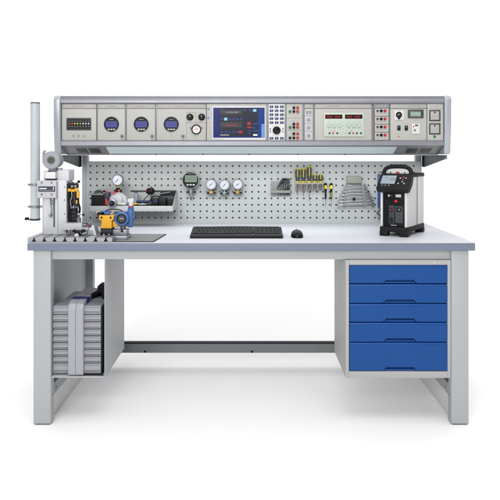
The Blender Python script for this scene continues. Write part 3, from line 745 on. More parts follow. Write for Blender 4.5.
for cx, lb, tip in ((325.6, 'slim black and yellow precision screwdriver, left of the pair', 206.5), (331.2, 'slim black and yellow precision screwdriver, right of the pair', 207)):
    t = thing('precision_screwdriver', lb, 'screwdriver', (X(cx, YH), YH-.012, Z(199, YH)), group='slim screwdrivers hooked on the pegboard')
    Yd = YH-.012; x = X(cx, Yd)
    b = MB(); zb = Z(199, Yd); H = Z(183, Yd)-zb
    b.lathe((x, Yd, zb), (0, 0, 1), [(.0035, 0), (.0045, H*.05), (.0045, H*.45), (.0058, H*.52), (.0058, H*.64)], 'black', 16); b.lathe((x, Yd, zb+H*.86), (0, 0, 1), [(.0062, 0), (.0072, H*.04), (.0072, H*.12), (.003, H*.14)], 'black', 16); part('handle', b, t)
    b = MB(); b.lathe((x, Yd, zb+H*.64), (0, 0, 1), [(.0062, 0), (.0070, H*.05), (.0070, H*.18), (.0062, H*.22)], 'yel2', 16)
    if cx > 330: b.box(x-.001, x+.001, Yd-.0050, Yd-.0040, zb+H*.1, zb+H*.42, 'yel2')
    part('yellow_ring', b, t)
    b = MB(); b.cyl((x, Yd, zb), (x, Yd, Z(tip, Yd)), .0013, 'metal', 10); part('blade', b, t)
    b = MB(); b.box(x-.009, x+.009, Yd+.0, YB-.0005, zb+H*.78, zb+H*.84, 'black', .001); part('hook', b, t)

# ================================================================== wrenches
wh = thing('wrench_holder', 'grey trapezoid plastic holder for seven wrenches on the pegboard', 'tool holder', (X(354, YH), YH, Z(206, YH)))
b = MB(); b.pl(346.6, 361.0, 176.2, 183.4, YH, .022, 'olive', .002); part('top_block', b, wh)
b = MB(); b.prism([(X(346.6, YH), Z(183.4, YH)), (X(361.2, YH), Z(183.4, YH)), (X(364.4, YH), Z(206.2, YH)), (X(342.6, YH), Z(206.2, YH))], 'y', YH-.006, YH, 'mgrey', .001)
wy = [185.2, 188.5, 191.8, 195.1, 198.4, 201.7, 205.0]
for k in range(6):
    u = (wy[k]+1.65-183.4)/22.8; b.pl(346.4-3.6*u, 361.4+3.0*u, wy[k]+1.15, wy[k]+2.2, YH-.006, .010, 'lgrey', .0006)
b.prism([(X(345.6, YH), Z(184, YH)), (X(347.2, YH), Z(184, YH)), (X(344.2, YH), Z(206.2, YH)), (X(342.0, YH), Z(206.2, YH))], 'y', YH-.028, YH-.0062, 'mgrey', .0008)
b.prism([(X(360.4, YH), Z(184, YH)), (X(362.0, YH), Z(184, YH)), (X(365.2, YH), Z(206.2, YH)), (X(363.4, YH), Z(206.2, YH))], 'y', YH-.028, YH-.0062, 'mgrey', .0008)
b.disc(353.6, 198.8, 1.5, YH-.006, .018, 'black', 18, ch=.001)
part('ribbed_body', b, wh)
ords = ['shortest chrome wrench, topmost in the wrench holder', 'second chrome wrench from the top of the holder', 'third chrome wrench from the top of the holder', 'fourth chrome wrench, in the middle of the seven in the holder', 'fifth chrome wrench from the top of the holder', 'sixth chrome wrench, second from the bottom of the holder', 'longest chrome wrench, lowest in the wrench holder']
le = [345.2, 343.6, 341.8, 340.2, 338.8, 337.8, 336.9]; re = [366.6, 368.0, 369.8, 371.4, 373.4, 374.6, 375.6]
Yw = YH-.018
for i in range(7):
    t = thing('combination_wrench', ords[i], 'wrench', (X(354, Yw), Yw, Z(wy[i], Yw)), group='wrenches in the holder')
    x0, x1, z = X(le[i], Yw), X(re[i], Yw), Z(wy[i], Yw); r = .0052+.00045*i
    b = MB(); b.box(x0+r, x1-r*1.6, Yw-.0018, Yw+.0018, z-r*.42, z+r*.42, 'chrome', .0012); part('shank', b, t)
    # ring end (left), open jaw (right)
    b = MB(); vs = []; fs = []; n = 20
    for (rr, yy) in ((r, -.003), (r, .003), (r*.55, .003), (r*.55, -.003)):
        for k in range(n): a = 2*PI*k/n; vs.append((x0+r+rr*math.cos(a), Yw+yy, z+rr*math.sin(a)))
    for q in range(4):
        for k in range(n): k2 = (k+1) % n; fs.append((q*n+k, q*n+k2, ((q+1) % 4)*n+k2, ((q+1) % 4)*n+k))
    b.add(vs, fs, 'chrome'); part('ring_end', b, t)
    R = r*1.4; cx = x1-R; tilt = math.radians(-15)
    P = []
    for k in range(13):
        a = math.radians(38+k*(360-76)/12)+tilt; P.append((cx+R*math.cos(a), z+R*math.sin(a)))
    for (u, v) in ((.75, -.42), (-.25, -.42), (-.45, 0), (-.25, .42), (.75, .42)):
        ca, sa = math.cos(tilt), math.sin(tilt); P.append((cx+R*(u*ca-v*sa), z+R*(u*sa+v*ca)))
    b = MB(); b.prism(P, 'y', Yw-.0028, Yw+.0028, 'bezel'); part('open_jaw', b, t)

# ================================================================== blue handled chain tool
Yt = YB-.010
bt = thing('chain_wrench', 'blue handled tool with silver chain hanging behind the calibrator', 'chain wrench', (X(379.6, Yt), Yt, Z(206, Yt)))
b = MB(); b.box(X(377.7, Yt), X(381.9, Yt), Yt-.008, Yt+.006, Z(206.5, Yt), Z(174.5, Yt), 'bluetool', .004); part('handle', b, bt)
b = MB(); b.tube([(X(380, Yt)+.008*math.cos(a), Yt, Z(173.6, Yt)+.009*math.sin(a)) for a in [k*2*PI/12 for k in range(13)]], .0016, 'metal', 8); part('hanging_loop', b, bt)
b = MB()
for k in range(9):
    cxk = 378.6+1.6*math.sin(k*1.2); czk = 207.5+1.35*k
    b.lathe((X(cxk, Yt), Yt-.002, Z(czk, Yt)), (0, -1, 0), [(.0045, 0), (.0045, .004), (.002, .004), (.002, 0)], 'chrome', 12)
    b.lathe((X(cxk+1.3, Yt), Yt-.004, Z(czk+.4, Yt)), (0, -1, 0), [(.0022, 0), (.0022, .004)], 'sock', 10)
part('chain', b, bt)

# ================================================================== dry block calibrator
TH = math.radians(32)
Wc, Lc = .120, .245
corner = Vector((.668, 2.73+CY))
# local frame: x across the front, y into depth; front right corner at (W/2, -L/2)
rx = Vector((math.cos(TH), -math.sin(TH))); ry = Vector((math.sin(TH), math.cos(TH)))
cen = corner-rx*Wc/2+ry*Lc/2
cal = thing('temperature_calibrator', 'black and silver dry block temperature calibrator with carry handle on the worktop', 'calibrator', (cen.x, cen.y, TT), -TH)
hw, hl = Wc/2, Lc/2
b = MB()
b.box(-hw-.002, hw+.002, -hl-.004, hl+.002, .018, .042, 'blackm', .006)
for (sx_, sy_) in ((-1, -1), (1, -1), (-1, 1), (1, 1)):
    b.box(sx_*hw-sx_*.034, sx_*(hw+.003), sy_*hl-sy_*.036, sy_*(hl+.004), 0, .024, 'blackm', .005)
part('base', b, cal, world=False)
b = MB(); b.box(-hw+.006, hw-.006, -hl+.0065, hl-.004, .040, .204, 'blackm', .003); b.box(-hw+.007, hw-.007, -hl+.058, hl-.005, .2035, .262, 'blackm'); part('core', b, cal, world=False)
for sx_ in (-1, 1):
    b = MB()
    b.box(sx_*(hw-.012), sx_*hw, -hl+.0, -hl+.052, .040, .205, 'white', .005)
    b.box(sx_*(hw-.012), sx_*hw-sx_*.0006, -hl+.046, -hl+.143, .040, .262, 'white', .003)
    b.box(sx_*(hw-.008), sx_*(hw-.001), -hl+.1425, -hl+.1515, .042, .260, 'sock')
    b.box(sx_*(hw-.012), sx_*hw, -hl+.151, hl-.002, .040, .262, 'white', .004)
    for k in range(2, 9): b.box(sx_*(hw-.002), sx_*(hw-.0002), -hl+.022+.014*k, -hl+.0232+.014*k, .046, .20, 'lgrey')
    part('side_panel', b, cal, world=False)
b = MB(); b.box(-hw+.0, hw+.002, -hl+.05, hl+.002, .255, .272, 'blackm', .004)
for k in range(7): b.box(-hw+.03, hw-.03, -hl+.10+.018*k, -hl+.108+.018*k, .2722, .2732, 'sock')
part('top_cover', b, cal, world=False)
b = MB(); yf = -hl+.001
b.box(-hw+.013, hw-.013, yf, yf+.006, .044, .215, 'black', .001)
fp = part('front_panel', b, cal, world=False)
def fb(mb, x0, x1, z0, z1, m, th=.001, bev=0, d=0): mb.box(x0, x1, yf-th-d, yf-d, z0, z1, m, bev)
b = MB(); fb(b, -.020, .004, .056, .135, 'dgrey', .002, .0008); fb(b, -.015, -.001, .060, .082, 'sock', .002, .0005, .002); fb(b, -.013, -.003, .105, .124, 'sock', .002, .0005, .002); fb(b, -.011, -.006, .113, .118, 'red', .001, 0, .004)
part('mains_inlet', b, fp, world=False)
b = MB(); b.cyl((.014, yf, .154), (.014, yf-.010, .154), .0065, 'red', 20, ch=.001); b.cyl((.014, yf-.010, .154), (.014, yf-.013, .154), .003, 'redpad', 12)
b.cyl((.035, yf, .150), (.035, yf-.006, .150), .006, 'sock', 18); part('red_connector', b, fp, world=False)
b = MB(); fb(b, .010, .034, .171, .183, 'white', .0015, .0006); fb(b, .012, .032, .176, .1775, 'ink', .0003, 0, .0015); fb(b, -.024, -.016, .172, .182, 'lgrey', .001); fb(b, -.010, -.005, .176, .178, 'lgrey', .0006)
for z_ in (.124, .100, .092, .084, .076, .068): fb(b, .010, .040, z_, z_+.0012, 'dgrey', .0006)
fb(b, .008, .042, .060, .132, 'dgrey2', .0005); fb(b, .014, .036, .108, .126, 'sock', .0015, .0004); b.cyl((.026, yf-.0015, .118), (.026, yf-.003, .118), .004, 'metal', 14)
for k in range(3): fb(b, -.036+.0*k, -.024, .140+.008*k, .1412+.008*k, 'dgrey', .0006)
fb(b, -.012, .014, .0475, .0505, 'lgrey', .0006); part('markings', b, fp, world=False)
# head
wh_ = hw+.010
b = MB()
prof = [(-hl-.010, .190), (-hl-.024, .204), (-hl-.022, .214), (-hl+.030, .268), (-hl+.050, .272), (-hl+.068, .262), (-hl+.050, .222), (-hl+.012, .192)]
b.prism(prof, 'x', -wh_, wh_, 'blackm', .004); hd = part('control_head', b, cal, world=False)
# face frame
f0 = Vector((0, -hl-.022, .214)); f1 = Vector((0, -hl+.030, .268)); fd = (f1-f0).normalized(); fn = Vector((0, -fd.z, fd.y))
def fq(mb, x0, x1, t0, t1, m, lift=.0, th=.0008):
    L = (f1-f0).length; vs = []
    for l in (lift+th, lift):
        for (x, t) in ((x0, t0), (x1, t0), (x1, t1), (x0, t1)): vs.append(f0+fd*(L*t)+fn*l+Vector((x, 0, 0)))
    mb.add(vs, [(0, 1, 2, 3), (7, 6, 5, 4), (0, 4, 5, 1), (1, 5, 6, 2), (2, 6, 7, 3), (3, 7, 4, 0)], m)
b = MB(); fq(b, -.060, .012, .20, .97, 'black', .0, .001); fq(b, -.056, .008, .26, .90, 'lcd_l', .001, .0005); fq(b, -.018, .003, .52, .70, 'mgrey', .0015, .0002); fq(b, -.044, -.030, .72, .78, 'mgrey', .0015, .0002); part('display', b, hd, world=False)
b = MB(); fq(b, -.056, .060, .06, .17, 'black', 0, .0004); fq(b, .018, .060, .20, .90, 'black', 0, .0004)
for (x, t, m_) in ((.027, .72, 'lgrey'), (.040, .80, 'redpad'), (.052, .72, 'lgrey'), (.040, .62, 'redpad'), (.040, .44, 'lgrey'), (.024, .30, 'lgrey'), (.050, .30, 'lgrey'), (-.045, .14, 'mgrey'), (-.030, .14, 'mgrey'), (-.015, .14, 'mgrey')):
    fq(b, x-.003, x+.003, t-.04, t+.04, m_, .0, .0018)
part('buttons', b, hd, world=False)
# handle arch
b = MB(); ya = -hl+.052; ww = wh_-.0085
pts = [(-ww, ya, .240), (-ww, ya+.001, .272), (-ww+.004, ya+.003, .288), (-ww+.014, ya+.005, .2965), (-ww*.5, ya+.006, .301), (0, ya+.006, .3025), (ww*.5, ya+.006, .301), (ww-.014, ya+.005, .2965), (ww-.004, ya+.003, .288), (ww, ya+.001, .272), (ww, ya, .240)]
b.tube(pts, .0088, 'blackm', 14)
for k in range(5): b.box(-.03+.015*k-.004, -.03+.015*k+.004, ya-.002, ya+.014, .309, .3125, 'blackm', .0012)
part('handle', b, cal, world=False)
b = MB(); b.box(-ww+.005, ww-.005, ya+.004, ya+.008, .255, .298, 'white', .002)
for x in (-.032, .032): b.cyl((x, ya+.004, .276), (x, ya+.0022, .276), .003, 'sock', 12)
b.prism([(-.011, .269), (.011, .269), (.006, .280), (-.006, .280)], 'y', ya+.003, ya+.0042, 'redpad'); b.box(-.008, .008, ya+.0028, ya+.0041, .2655, .268, 'sock')
part('top_plate', b, cal, world=False)

# ================================================================== slotted base plate, mat
pz = TT+.0195
pt = thing('slotted_base_plate', 'silver aluminium base plate with T-slots on the left front of the worktop', 'base plate', (X(70, .01), .11, TT))
b = MB(); x0, x1 = X(27.6, .012), X(112.0, .012); Pz = [(x0, TT+.0005)]
cents = [34+10.25*k for k in range(8)]
pr = [(x0, TT+.0008), (x0, pz)]
for c_ in cents:
    xc = X(c_, .012); pr += [(xc-.003, pz), (xc-.003, pz-.005), (xc-.0075, pz-.012), (xc-.0075, pz-.016), (xc+.0075, pz-.016), (xc+.0075, pz-.012), (xc+.003, pz-.005), (xc+.003, pz)]
pr += [(x1, pz), (x1, TT+.0008)]
# build as strips: base + ribs so every cap is convex
b.box(x0, x1, .012, .23, TT+.0008, pz-.016, 'alu')
edges = [x0]+[v for c_ in cents for v in (X(c_, .012)-.0075, X(c_, .012)+.0075)]+[x1]
for i in range(0, len(edges), 2):
    l, r = edges[i], edges[i+1]; lt = l-.0045 if i > 0 else l; rt = r+.0045 if i+2 < len(edges) else r
    b.prism([(l, pz-.0158), (r, pz-.0158), (r, pz-.012), (rt, pz-.005), (rt, pz), (lt, pz), (lt, pz-.005), (l, pz-.012)], 'y', .012, .23, 'plate')
b.box(x0+.001, x1-.001, .0135, .228, pz-.0157, pz-.0150, 'dgrey')
part('plate', b, pt)
b = MB()
def wp(px, py, z=TT+.001):
    d = (CZ-z)*F/(py-155); return ((px-251)*d/F, CY+d)
q = [wp(113.4, 242.0), wp(153.8, 242.0), wp(166.6, 234.4), wp(130, 234.4)]
b.prism(q, 'z', TT+.0003, TT+.0032, 'mat_edge')
cq = Vector((sum(p[0] for p in q)/4, sum(p[1] for p in q)/4)); q2 = [tuple(cq+(Vector(p)-cq)*.94) for p in q]
b.prism(q2, 'z', TT+.0030, TT+.0036, 'mat')
o = part('woven_mat', b, None, origin=(cq.x, cq.y, TT)); tag(o, 'flat dark grey woven mat lying right of the slotted plate', 'mat')

# ================================================================== pump column with tube (left)
YK = .11
cl = thing('calibration_pump', 'white pump column with a tall slim translucent tube standing on the slotted plate', 'pump stand', (X(54, YK), YK+.04, pz))
x0, x1 = X(42.4, YK), X(66.3, YK)
b = MB(); b.box(x0, x1, YK, YK+.10, pz+.0005, Z(180, YK), 'housing', .002)
b.box(X(43, YK), X(57, YK), YK+.01, YK+.09, Z(180, YK), Z(171, YK), 'housing', .002)
b.box(X(57.2, YK), X(68.4, YK), YK+.006, YK+.09, Z(181, YK), Z(170, YK), 'housing', .002)
for zc_ in (187, 200, 214, 228): b.cyl((X(64.6, YK), YK, Z(zc_, YK)), (X(64.6, YK), YK-.002, Z(zc_, YK)), .0026, 'bezel', 10)
b.box(X(57.6, YK), X(58.1, YK), YK-.0008, YK+.001, pz+.004, Z(182, YK), 'seam')
b.box(x1, x1+.006, YK+.02, YK+.08, pz+.001, Z(184, YK), 'dgrey', .001)
b.box(x0+.002, x0+.0035, YK-.0004, YK+.001, pz+.005, Z(182, YK), 'seam')
col = part('column', b, cl)
b = MB(); Yl = YK-.012
b.pl(38.2, 57.3, 180.4, 197.8, Yl+.012, .016, 'lgrey', .0015)
for (px, py) in ((41.7, 182.6), (51.6, 182.6), (41.7, 194.4), (51.6, 194.4)): b.disc(px, py, .95, Yl-.004, .003, 'metal', 14, ch=.0006); b.disc(px, py, .45, Yl-.007, .0006, 'sock', 6)
pb = part('clamp_plate', b, cl)
b = MB(); b.pl(38.3, 55.2, 186.4, 191.8, Yl-.004, .001, 'label'); b.pl(39.3, 46.5, 188, 189.2, Yl-.005, .0003, 'white'); b.pl(53.0, 54.0, 187.4, 189.6, Yl-.005, .0003, 'white')
for k in range(12): b.pl(39+1.25*k, 39.9+1.25*k, 190.5, 190.9, Yl-.005, .0003, 'lgrey')
part('name_plate', b, pb)
b = MB(); b.pl(50.6, 54.6, 197.8, 204, YK, .012, 'bezel', .003); b.pl(53.3, 55.0, 198.5, 227, YK, .002, 'seam'); b.pl(53.7, 54.6, 199, 226.6, YK-.002, .001, 'dgrey')
b.cyl((X(51.3, YK), YK, Z(215, YK)), (X(51.3, YK), YK-.016, Z(215.3, YK)), S(1.5, YK), 'bezel', 18, ch=.001); b.tube([(X(51, YK), YK-.008, Z(204, YK)), (X(52.2, YK), YK-.010, Z(209, YK)), (X(51.5, YK), YK-.010, Z(214, YK))], .0025, 'metal')
part('slide_lever', b, cl)
b = MB(); Yt_ = YK+.035; xc = X(35.2, Yt_); R = S(4.6, Yt_)
b.lathe((xc, Yt_, Z(218.5, Yt_)), (0, 0, 1), [(R, 0), (R, Z(103.6, Yt_)-Z(218.5, Yt_))], 'tube', 36); tb = part('tube', b, cl)
b = MB(); b.lathe((xc, Yt_, Z(103.5, Yt_)), (0, 0, 1), [(R*1.02, 0), (R*1.02, .003), (R*.9, .0045), (R*.5, .0045), (R*.5, .002)], 'dgrey', 36)
b.lathe((xc, Yt_, Z(220.4, Yt_)), (0, 0, 1), [(R*.9, 0), (R*1.1, .002), (R*1.1, .008)], 'label', 36); part('end_ring', b, tb)
for py in (184.6, 206.6):
    b = MB(); b.lathe((xc, Yt_, Z(py+1.1, Yt_)), (0, 0, 1), [(R+.0004, 0), (R+.003, .001), (R+.003, .0085), (R+.0004, .0095)], 'metal', 36)
    b.box(xc+R, x0+.004, Yt_-.006, Yt_+.006, Z(py+1, Yt_), Z(py-1, Yt_), 'metal', .001); b.box(xc-R-.009, xc-R-.001, Yt_-.006, Yt_+.006, Z(py+1, Yt_), Z(py-1, Yt_), 'bezel', .001); part('tube_clamp', b, cl)
b = MB(); b.tube([(xc-R+.006, Yt_-.014, Z(219.4, Yt_)), (X(29.5, Yt_), Yt_-.018, Z(219, Yt_)), (X(27.6, Yt_), Yt_-.02, Z(217.4, Yt_))], .0022, 'black', 8); b.cyl((X(27.2, Yt_), Yt_-.02, Z(219.4, Yt_)), (X(28.4, Yt_), Yt_-.02, Z(217.0, Yt_)), .005, 'black', 14, ch=.001); b.cyl((X(29.8, Yt_), Yt_-.02, Z(217, Yt_)), (X(30.2, Yt_), Yt_-.02, Z(219.4, Yt_)), .0035, 'black', 12); part('bleed_knob', b, cl)

# transmitter on top
YT = YK
tr = thing('pressure_transmitter', 'grey round pressure transmitter head with small window on top of the pump column', 'transmitter', (X(51.5, YT), YT+.03, Z(171, YT)))
c = Vector((X(51.6, YT), YT, Z(160.2, YT))); R = S(9.0, YT)
b = MB(); b.lathe(c+Vector((0, .07, 0)), (0, -1, 0), [(R*.6, 0), (R*.86, .008), (R*.86, .052), (R, .056), (R, .074), (R*.93, .078), (R*.5, .079), (R*.44, .076)], 'grey_t', 40)
b.pl(43.2, 45.2, 151.3, 158, YT+.02, .012, 'grey_t', .002); b.pl(58.6, 60.6, 154, 159, YT+.02, .012, 'grey_t', .002)
b.cyl((X(44.0, YT), YT+.014, Z(151.8, YT)), (X(43.6, YT), YT+.014, Z(150.6, YT)), .004, 'bezel', 12)
for a in (0, 60, 120, 180, 240, 300):
    p = Vector((math.cos(math.radians(a)), 0, math.sin(math.radians(a)))); b.cyl(c+p*R*.78+Vector((0, -.006, 0)), c+p*R*.78+Vector((0, -.0092, 0)), .0022, 'seam', 8)
part('head', b, tr)
b = MB(); b.cyl(c+Vector((0, -.002, 0)), c+Vector((0, -.0066, 0)), R*.43, 'bezel', 32); b.cyl(c+Vector((0, -.0066, 0)), c+Vector((0, -.0072, 0)), R*.36, 'win', 32); b.box(c.x-.007, c.x+.007, c.y-.0078, c.y-.0072, c.z-.002, c.z+.003, 'lcd_gd'); part('window', b, tr)
b = MB(); b.cyl((c.x, YT+.02, Z(168, YT)), (c.x, YT+.02, Z(172.4, YT)), .018, 'grey_t', 24)
b.pl(46.8, 57.0, 171.9, 178.4, YT+.012, .024, 'white', .0015); b.pl(46.4, 57.4, 178.4, 179.4, YT+.012, .02, 'dgrey', .001)
for k in range(4): b.cyl((X(48.6+2.3*k, YT), YT+.0, Z(171.9, YT)), (X(48.6+2.3*k, YT), YT+.0, Z(170.3, YT)), .0026, 'bezel', 8)
b.cyl((X(58.6, YT), YT+.02, Z(171, YT)), (X(58.6, YT), YT+.02, Z(168, YT)), .011, 'grey_t', 16); part('manifold', b, tr)

# ================================================================== black-yellow valve bundle
YV = .14
vb = thing('valve_manifold', 'upright black and yellow valve block with hoses standing beside the pump column', 'valve block', (X(74, YV), YV, Z(222, YV)))
b = MB(); b.cyl((X(74.3, YV), YV, Z(222.0, YV)), (X(74.3, YV), YV, Z(208, YV)), S(3.6, YV), 'blackm', 20, ch=.001); b.cyl((X(74.3, YV), YV, Z(205.4, YV)), (X(74.3, YV), YV, Z(191.5, YV)), S(3.9, YV), 'blackm', 20, ch=.001)
for py in (196, 199, 202, 212, 216, 219): b.cyl((X(74.3, YV), YV, Z(py, YV)), (X(74.3, YV), YV, Z(py-.7, YV)), S(4.1, YV), 'dgrey', 20)
part('body', b, vb)
b = MB(); b.cyl((X(74.3, YV), YV, Z(208, YV)), (X(74.3, YV), YV, Z(205.4, YV)), S(3.8, YV), 'chrome', 20, ch=.001); part('coupling', b, vb)
b = MB()
for (cx, cy, r) in ((71, 190, 1.9), (74.5, 190.4, 1.9), (77.8, 189.2, 1.9)): b.cyl((X(cx, YV), YV-.018, Z(cy+1.2, YV)), (X(cx, YV), YV-.018, Z(cy-1.6, YV)), S(r, YV), 'yellow', 16, ch=.001)
b.pl(77.2, 79.8, 190.5, 198.0, YV-.005, .014, 'yellow', .003); b.pl(76.2, 77.6, 200, 204, YV-.016, .006, 'yellow', .002); part('yellow_collar', b, vb)
b = MB(); b.pl(68.5, 79.0, 183.6, 189.0, YV+.01, .03, 'blackm', .004)
for (cx, cy) in ((72.3, 186.4), (75.6, 186.2)): b.disc(cx, cy, 1.1, YV-.02, .004, 'chrome', 14)
for (cx, cy) in ((70.2, 183.0), (73.5, 182.6), (76.8, 183.0)): b.cyl((X(cx, YV), YV-.006, Z(184, YV)), (X(cx, YV), YV-.006, Z(cy-.4, YV)), .006, 'dgrey', 12, ch=.001)
b.cyl((X(77.6, YV), YV-.006, Z(184.4, YV)), (X(79.2, YV), YV-.006, Z(181.6, YV)), .003, 'metal', 10); b.box(X(78.0, YV), X(80.3, YV), YV-.012, YV, Z(182.8, YV), Z(180.4, YV), 'black', .002); part('valve_head', b, vb)
b = MB(); 
b.tube([(X(69.2, YV), YV-.004, Z(185.5, YV)), (X(67.6, YV), YV-.008, Z(189, YV)), (X(68.2, YV), YV-.008, Z(197, YV)), (X(67.0, YV), YV-.006, Z(204, YV)), (X(68.2, YV), YV-.004, Z(212, YV))], .0062, 'black')
b.tube([(X(70.4, YV), YV-.012, Z(189, YV)), (X(69.4, YV), YV-.016, Z(196, YV)), (X(70.6, YV), YV-.016, Z(204, YV)), (X(69.4, YV), YV-.012, Z(216, YV)), (X(70.6, YV), YV-.008, Z(221, YV))], .0042, 'blackm')
b.tube([(X(72.6, YV), YV-.018, Z(190.5, YV)), (X(73.4, YV), YV-.022, Z(196, YV)), (X(72.0, YV), YV-.022, Z(201, YV)), (X(72.6, YV), YV-.018, Z(208, YV))], .0026, 'metal')
b.tube([(X(78.4, YV), YV-.004, Z(198, YV)), (X(78.8, YV), YV-.008, Z(203, YV)), (X(80.2, YV), YV-.008, Z(208, YV)), (X(79.6, YV), YV-.004, Z(213, YV))], .0048, 'black')
b.tube([(X(76.8, YV), YV-.016, Z(191, YV)), (X(75.4, YV), YV-.02, Z(197, YV)), (X(76.6, YV), YV-.02, Z(203, YV)), (X(75.0, YV), YV-.014, Z(209, YV))], .0032, 'dgrey')
b.cyl((X(77.5, YV), YV-.008, Z(214.2, YV)), (X(83.4, YV), YV-.008, Z(214.4, YV)), .0022, 'metal', 10); b.cyl((X(83.0, YV), YV-.008, Z(214.6, YV)), (X(84.8, YV), YV-.008, Z(214.6, YV)), .0048, 'black', 14, ch=.001); part('hose', b, vb)
b = MB()
for (cx, cy) in ((79.4, 216), (77.6, 218.5), (80.4, 219)): b.cyl((X(cx, YV), YV-.006, Z(cy+3, YV)), (X(cx, YV), YV-.006, Z(cy-1.6, YV)), .0052, 'bezel', 8, ch=.001)
part('fitting', b, vb)

# ================================================================== bench clamp block
YQ = .06
cb = thing('clamping_fixture', 'silver clamping fixture with a white block and dark label on the slotted plate', 'fixture', (X(78, YQ), YQ+.05, pz))
b = MB(); b.pl(66.8, 92.5, 221.8, 228.2, YQ+.09, .07, 'lgrey', .0015); part('block', b, cb)
b = MB(); Yq = YQ+.019; b.pl(82.3, 91.2, 222.3, 227.0, Yq, .001, 'label'); b.pl(83, 85.6, 223.6, 225.8, Yq-.001, .0003, 'mgrey'); b.disc(89.4, 223.7, .6, Yq-.001, .0004, 'white', 12); b.pl(86.6, 88.4, 224.9, 226.2, Yq-.001, .0003, 'redpad'); part('label_plate', b, cb)
b = MB()
b.prism([(X(64.0, YQ), pz+.0005), (X(95.0, YQ), pz+.0005), (X(92, YQ), Z(228.3, YQ)), (X(66.6, YQ), Z(228.3, YQ))], 'y', YQ+.03, YQ+.09, 'metal', .001)
b.prism([(X(90.5, YQ), Z(226, YQ)), (X(92.4, YQ), Z(226, YQ)), (X(95.4, YQ), pz+.001), (X(93.2, YQ), pz+.001)], 'y', YQ+.015, YQ+.03, 'white', .0006)
for (cx, cy) in ((69.3, 231.0), (73.6, 230.3), (82.2, 231.4), (86.6, 231.6)): b.pl(cx-1.2, cx+1.2, cy-1.4, cy+2.6, YQ+.031, .008, 'bezel', .001)
part('base', b, cb)
b = MB()
b.cyl((X(73.2, YQ), YQ+.022, Z(231.2, YQ)), (X(73.2, YQ), YQ+.006, Z(231.2, YQ)), .006, 'black', 6); b.cyl((X(82.2, YQ), YQ+.024, Z(231.3, YQ)), (X(82.2, YQ), YQ+.002, Z(231.3, YQ)), .0075, 'black', 16, ch=.001)
b.cyl((X(77, YQ), YQ+.02, Z(233.3, YQ)), (X(77, YQ), YQ-.004, Z(233.3, YQ)), .0095, 'black', 16, ch=.001); b.cyl((X(77, YQ), YQ+.0, Z(235.2, YQ)), (X(77, YQ), YQ-.008, Z(235.2, YQ)), .0085, 'white', 20, ch=.001)
b.tube([(X(78.5, YQ), YQ+.01, Z(232.6, YQ)), (X(82, YQ), YQ, Z(233.6, YQ)), (X(86.5, YQ), YQ+.004, Z(232.5, YQ))], .0022, 'chrome', 8)
part('clamp_screw', b, cb)

# ================================================================== yellow actuator with blue transmitter
YY = .085
ya_ = thing('yellow_positioner', 'yellow valve positioner body on a black foot standing on the slotted plate', 'positioner', (X(106, YY), YY+.03, pz))
b = MB(); P = [(98.8, 215.3), (113.8, 215.3), (113.4, 219.6), (111.6, 220.8), (111.6, 228.4), (100.8, 228.4), (101.6, 220.8), (99.0, 219.6)]
b.prism([(X(p[0], YY), Z(p[1], YY)) for p in P], 'y', YY, YY+.045, 'yellow', .0015)
for px in (101.6, 110.7): b.disc(px, 217.5, .95, YY, .004, 'black', 14, ch=.001)
b.prism([(X(112, YY), Z(221, YY)), (X(118, YY), Z(223.8, YY)), (X(117, YY), Z(227, YY)), (X(112, YY), Z(227.6, YY))], 'y', YY+.012, YY+.04, 'yellow', .002)
part('body', b, ya_)
b = MB(); b.box(X(100.2, YY), X(112.2, YY), YY+.002, YY+.05, pz+.0005, Z(228.4, YY), 'blackm', .002)
for k in range(5): b.pl(101+2.2*k, 102.4+2.2*k, 229.4, 232.6, YY+.002, .0015, 'dgrey', .0003)
for px in (104, 109): b.disc(px, 234.4, .7, YY+.002, .003, 'chrome', 10)
part('foot', b, ya_)
b = MB(); b.tube([(X(96.5, YY), YY+.02, Z(217.6, YY)), (X(99, YY), YY+.02, Z(217.4, YY))], .004, 'label', 10)
b.pl(98.6, 106.5, 211.2, 215.2, YY+.04, .03, 'sock', .002); b.pl(97.0, 101.0, 210.8, 213.2, YY+.03, .02, 'taupe', .002)
b.pl(102, 111, 210.2, 214.4, YY+.03, .02, 'tblue', .003); b.tube([(X(105, YY), YY+.01, Z(211.4, YY)), (X(109.5, YY), YY+.004, Z(209.4, YY)), (X(116, YY), YY+.02, Z(209.8, YY)), (X(121, YY), YY+.03, Z(211.6, YY))], .0022, 'black', 8)
b.cyl((X(110.5, YY), YY+.012, Z(214.6, YY)), (X(113.2, YY), YY+.012, Z(211.4, YY)), .006, 'taupe', 12); part('coupling', b, ya_)
YX = .095
bt2 = thing('blue_transmitter', 'round blue transmitter with dark window beside the yellow positioner', 'transmitter', (X(124, YX), YX+.03, TT+.02))
c = Vector((X(121.7, YX), YX, Z(218.7, YX))); R = S(7.3, YX)
b = MB(); b.lathe(c+Vector((0, .06, 0)), (0, -1, 0), [(R*.6, 0), (R*.9, .01), (R*.9, .038), (R, .042), (R, .060), (R*.92, .065), (R*.70, .066), (R*.66, .060)], 'tblue', 40)
for k in range(12):
    a = 2*PI*k/12; p = Vector((math.cos(a), 0, math.sin(a))); b.cyl(c+p*R*.98+Vector((0, -.001, 0)), c+p*R*.98+Vector((0, .015, 0)), .0022, 'tblue', 8)
b.box(X(126.5, YX), X(132.3, YX), YX+.012, YX+.05, Z(227.8, YX), Z(209.6, YX), 'tblue', .007); b.cyl((X(129.6, YX), YX+.03, Z(211, YX)), (X(129.6, YX), YX+.03, Z(207.6, YX)), .0125, 'tblue', 20, ch=.001)
b.cyl((X(131, YX), YX+.03, Z(218, YX)), (X(133.2, YX), YX+.03, Z(218, YX)), .013, 'tblue', 20, ch=.001); part('housing', b, bt2)
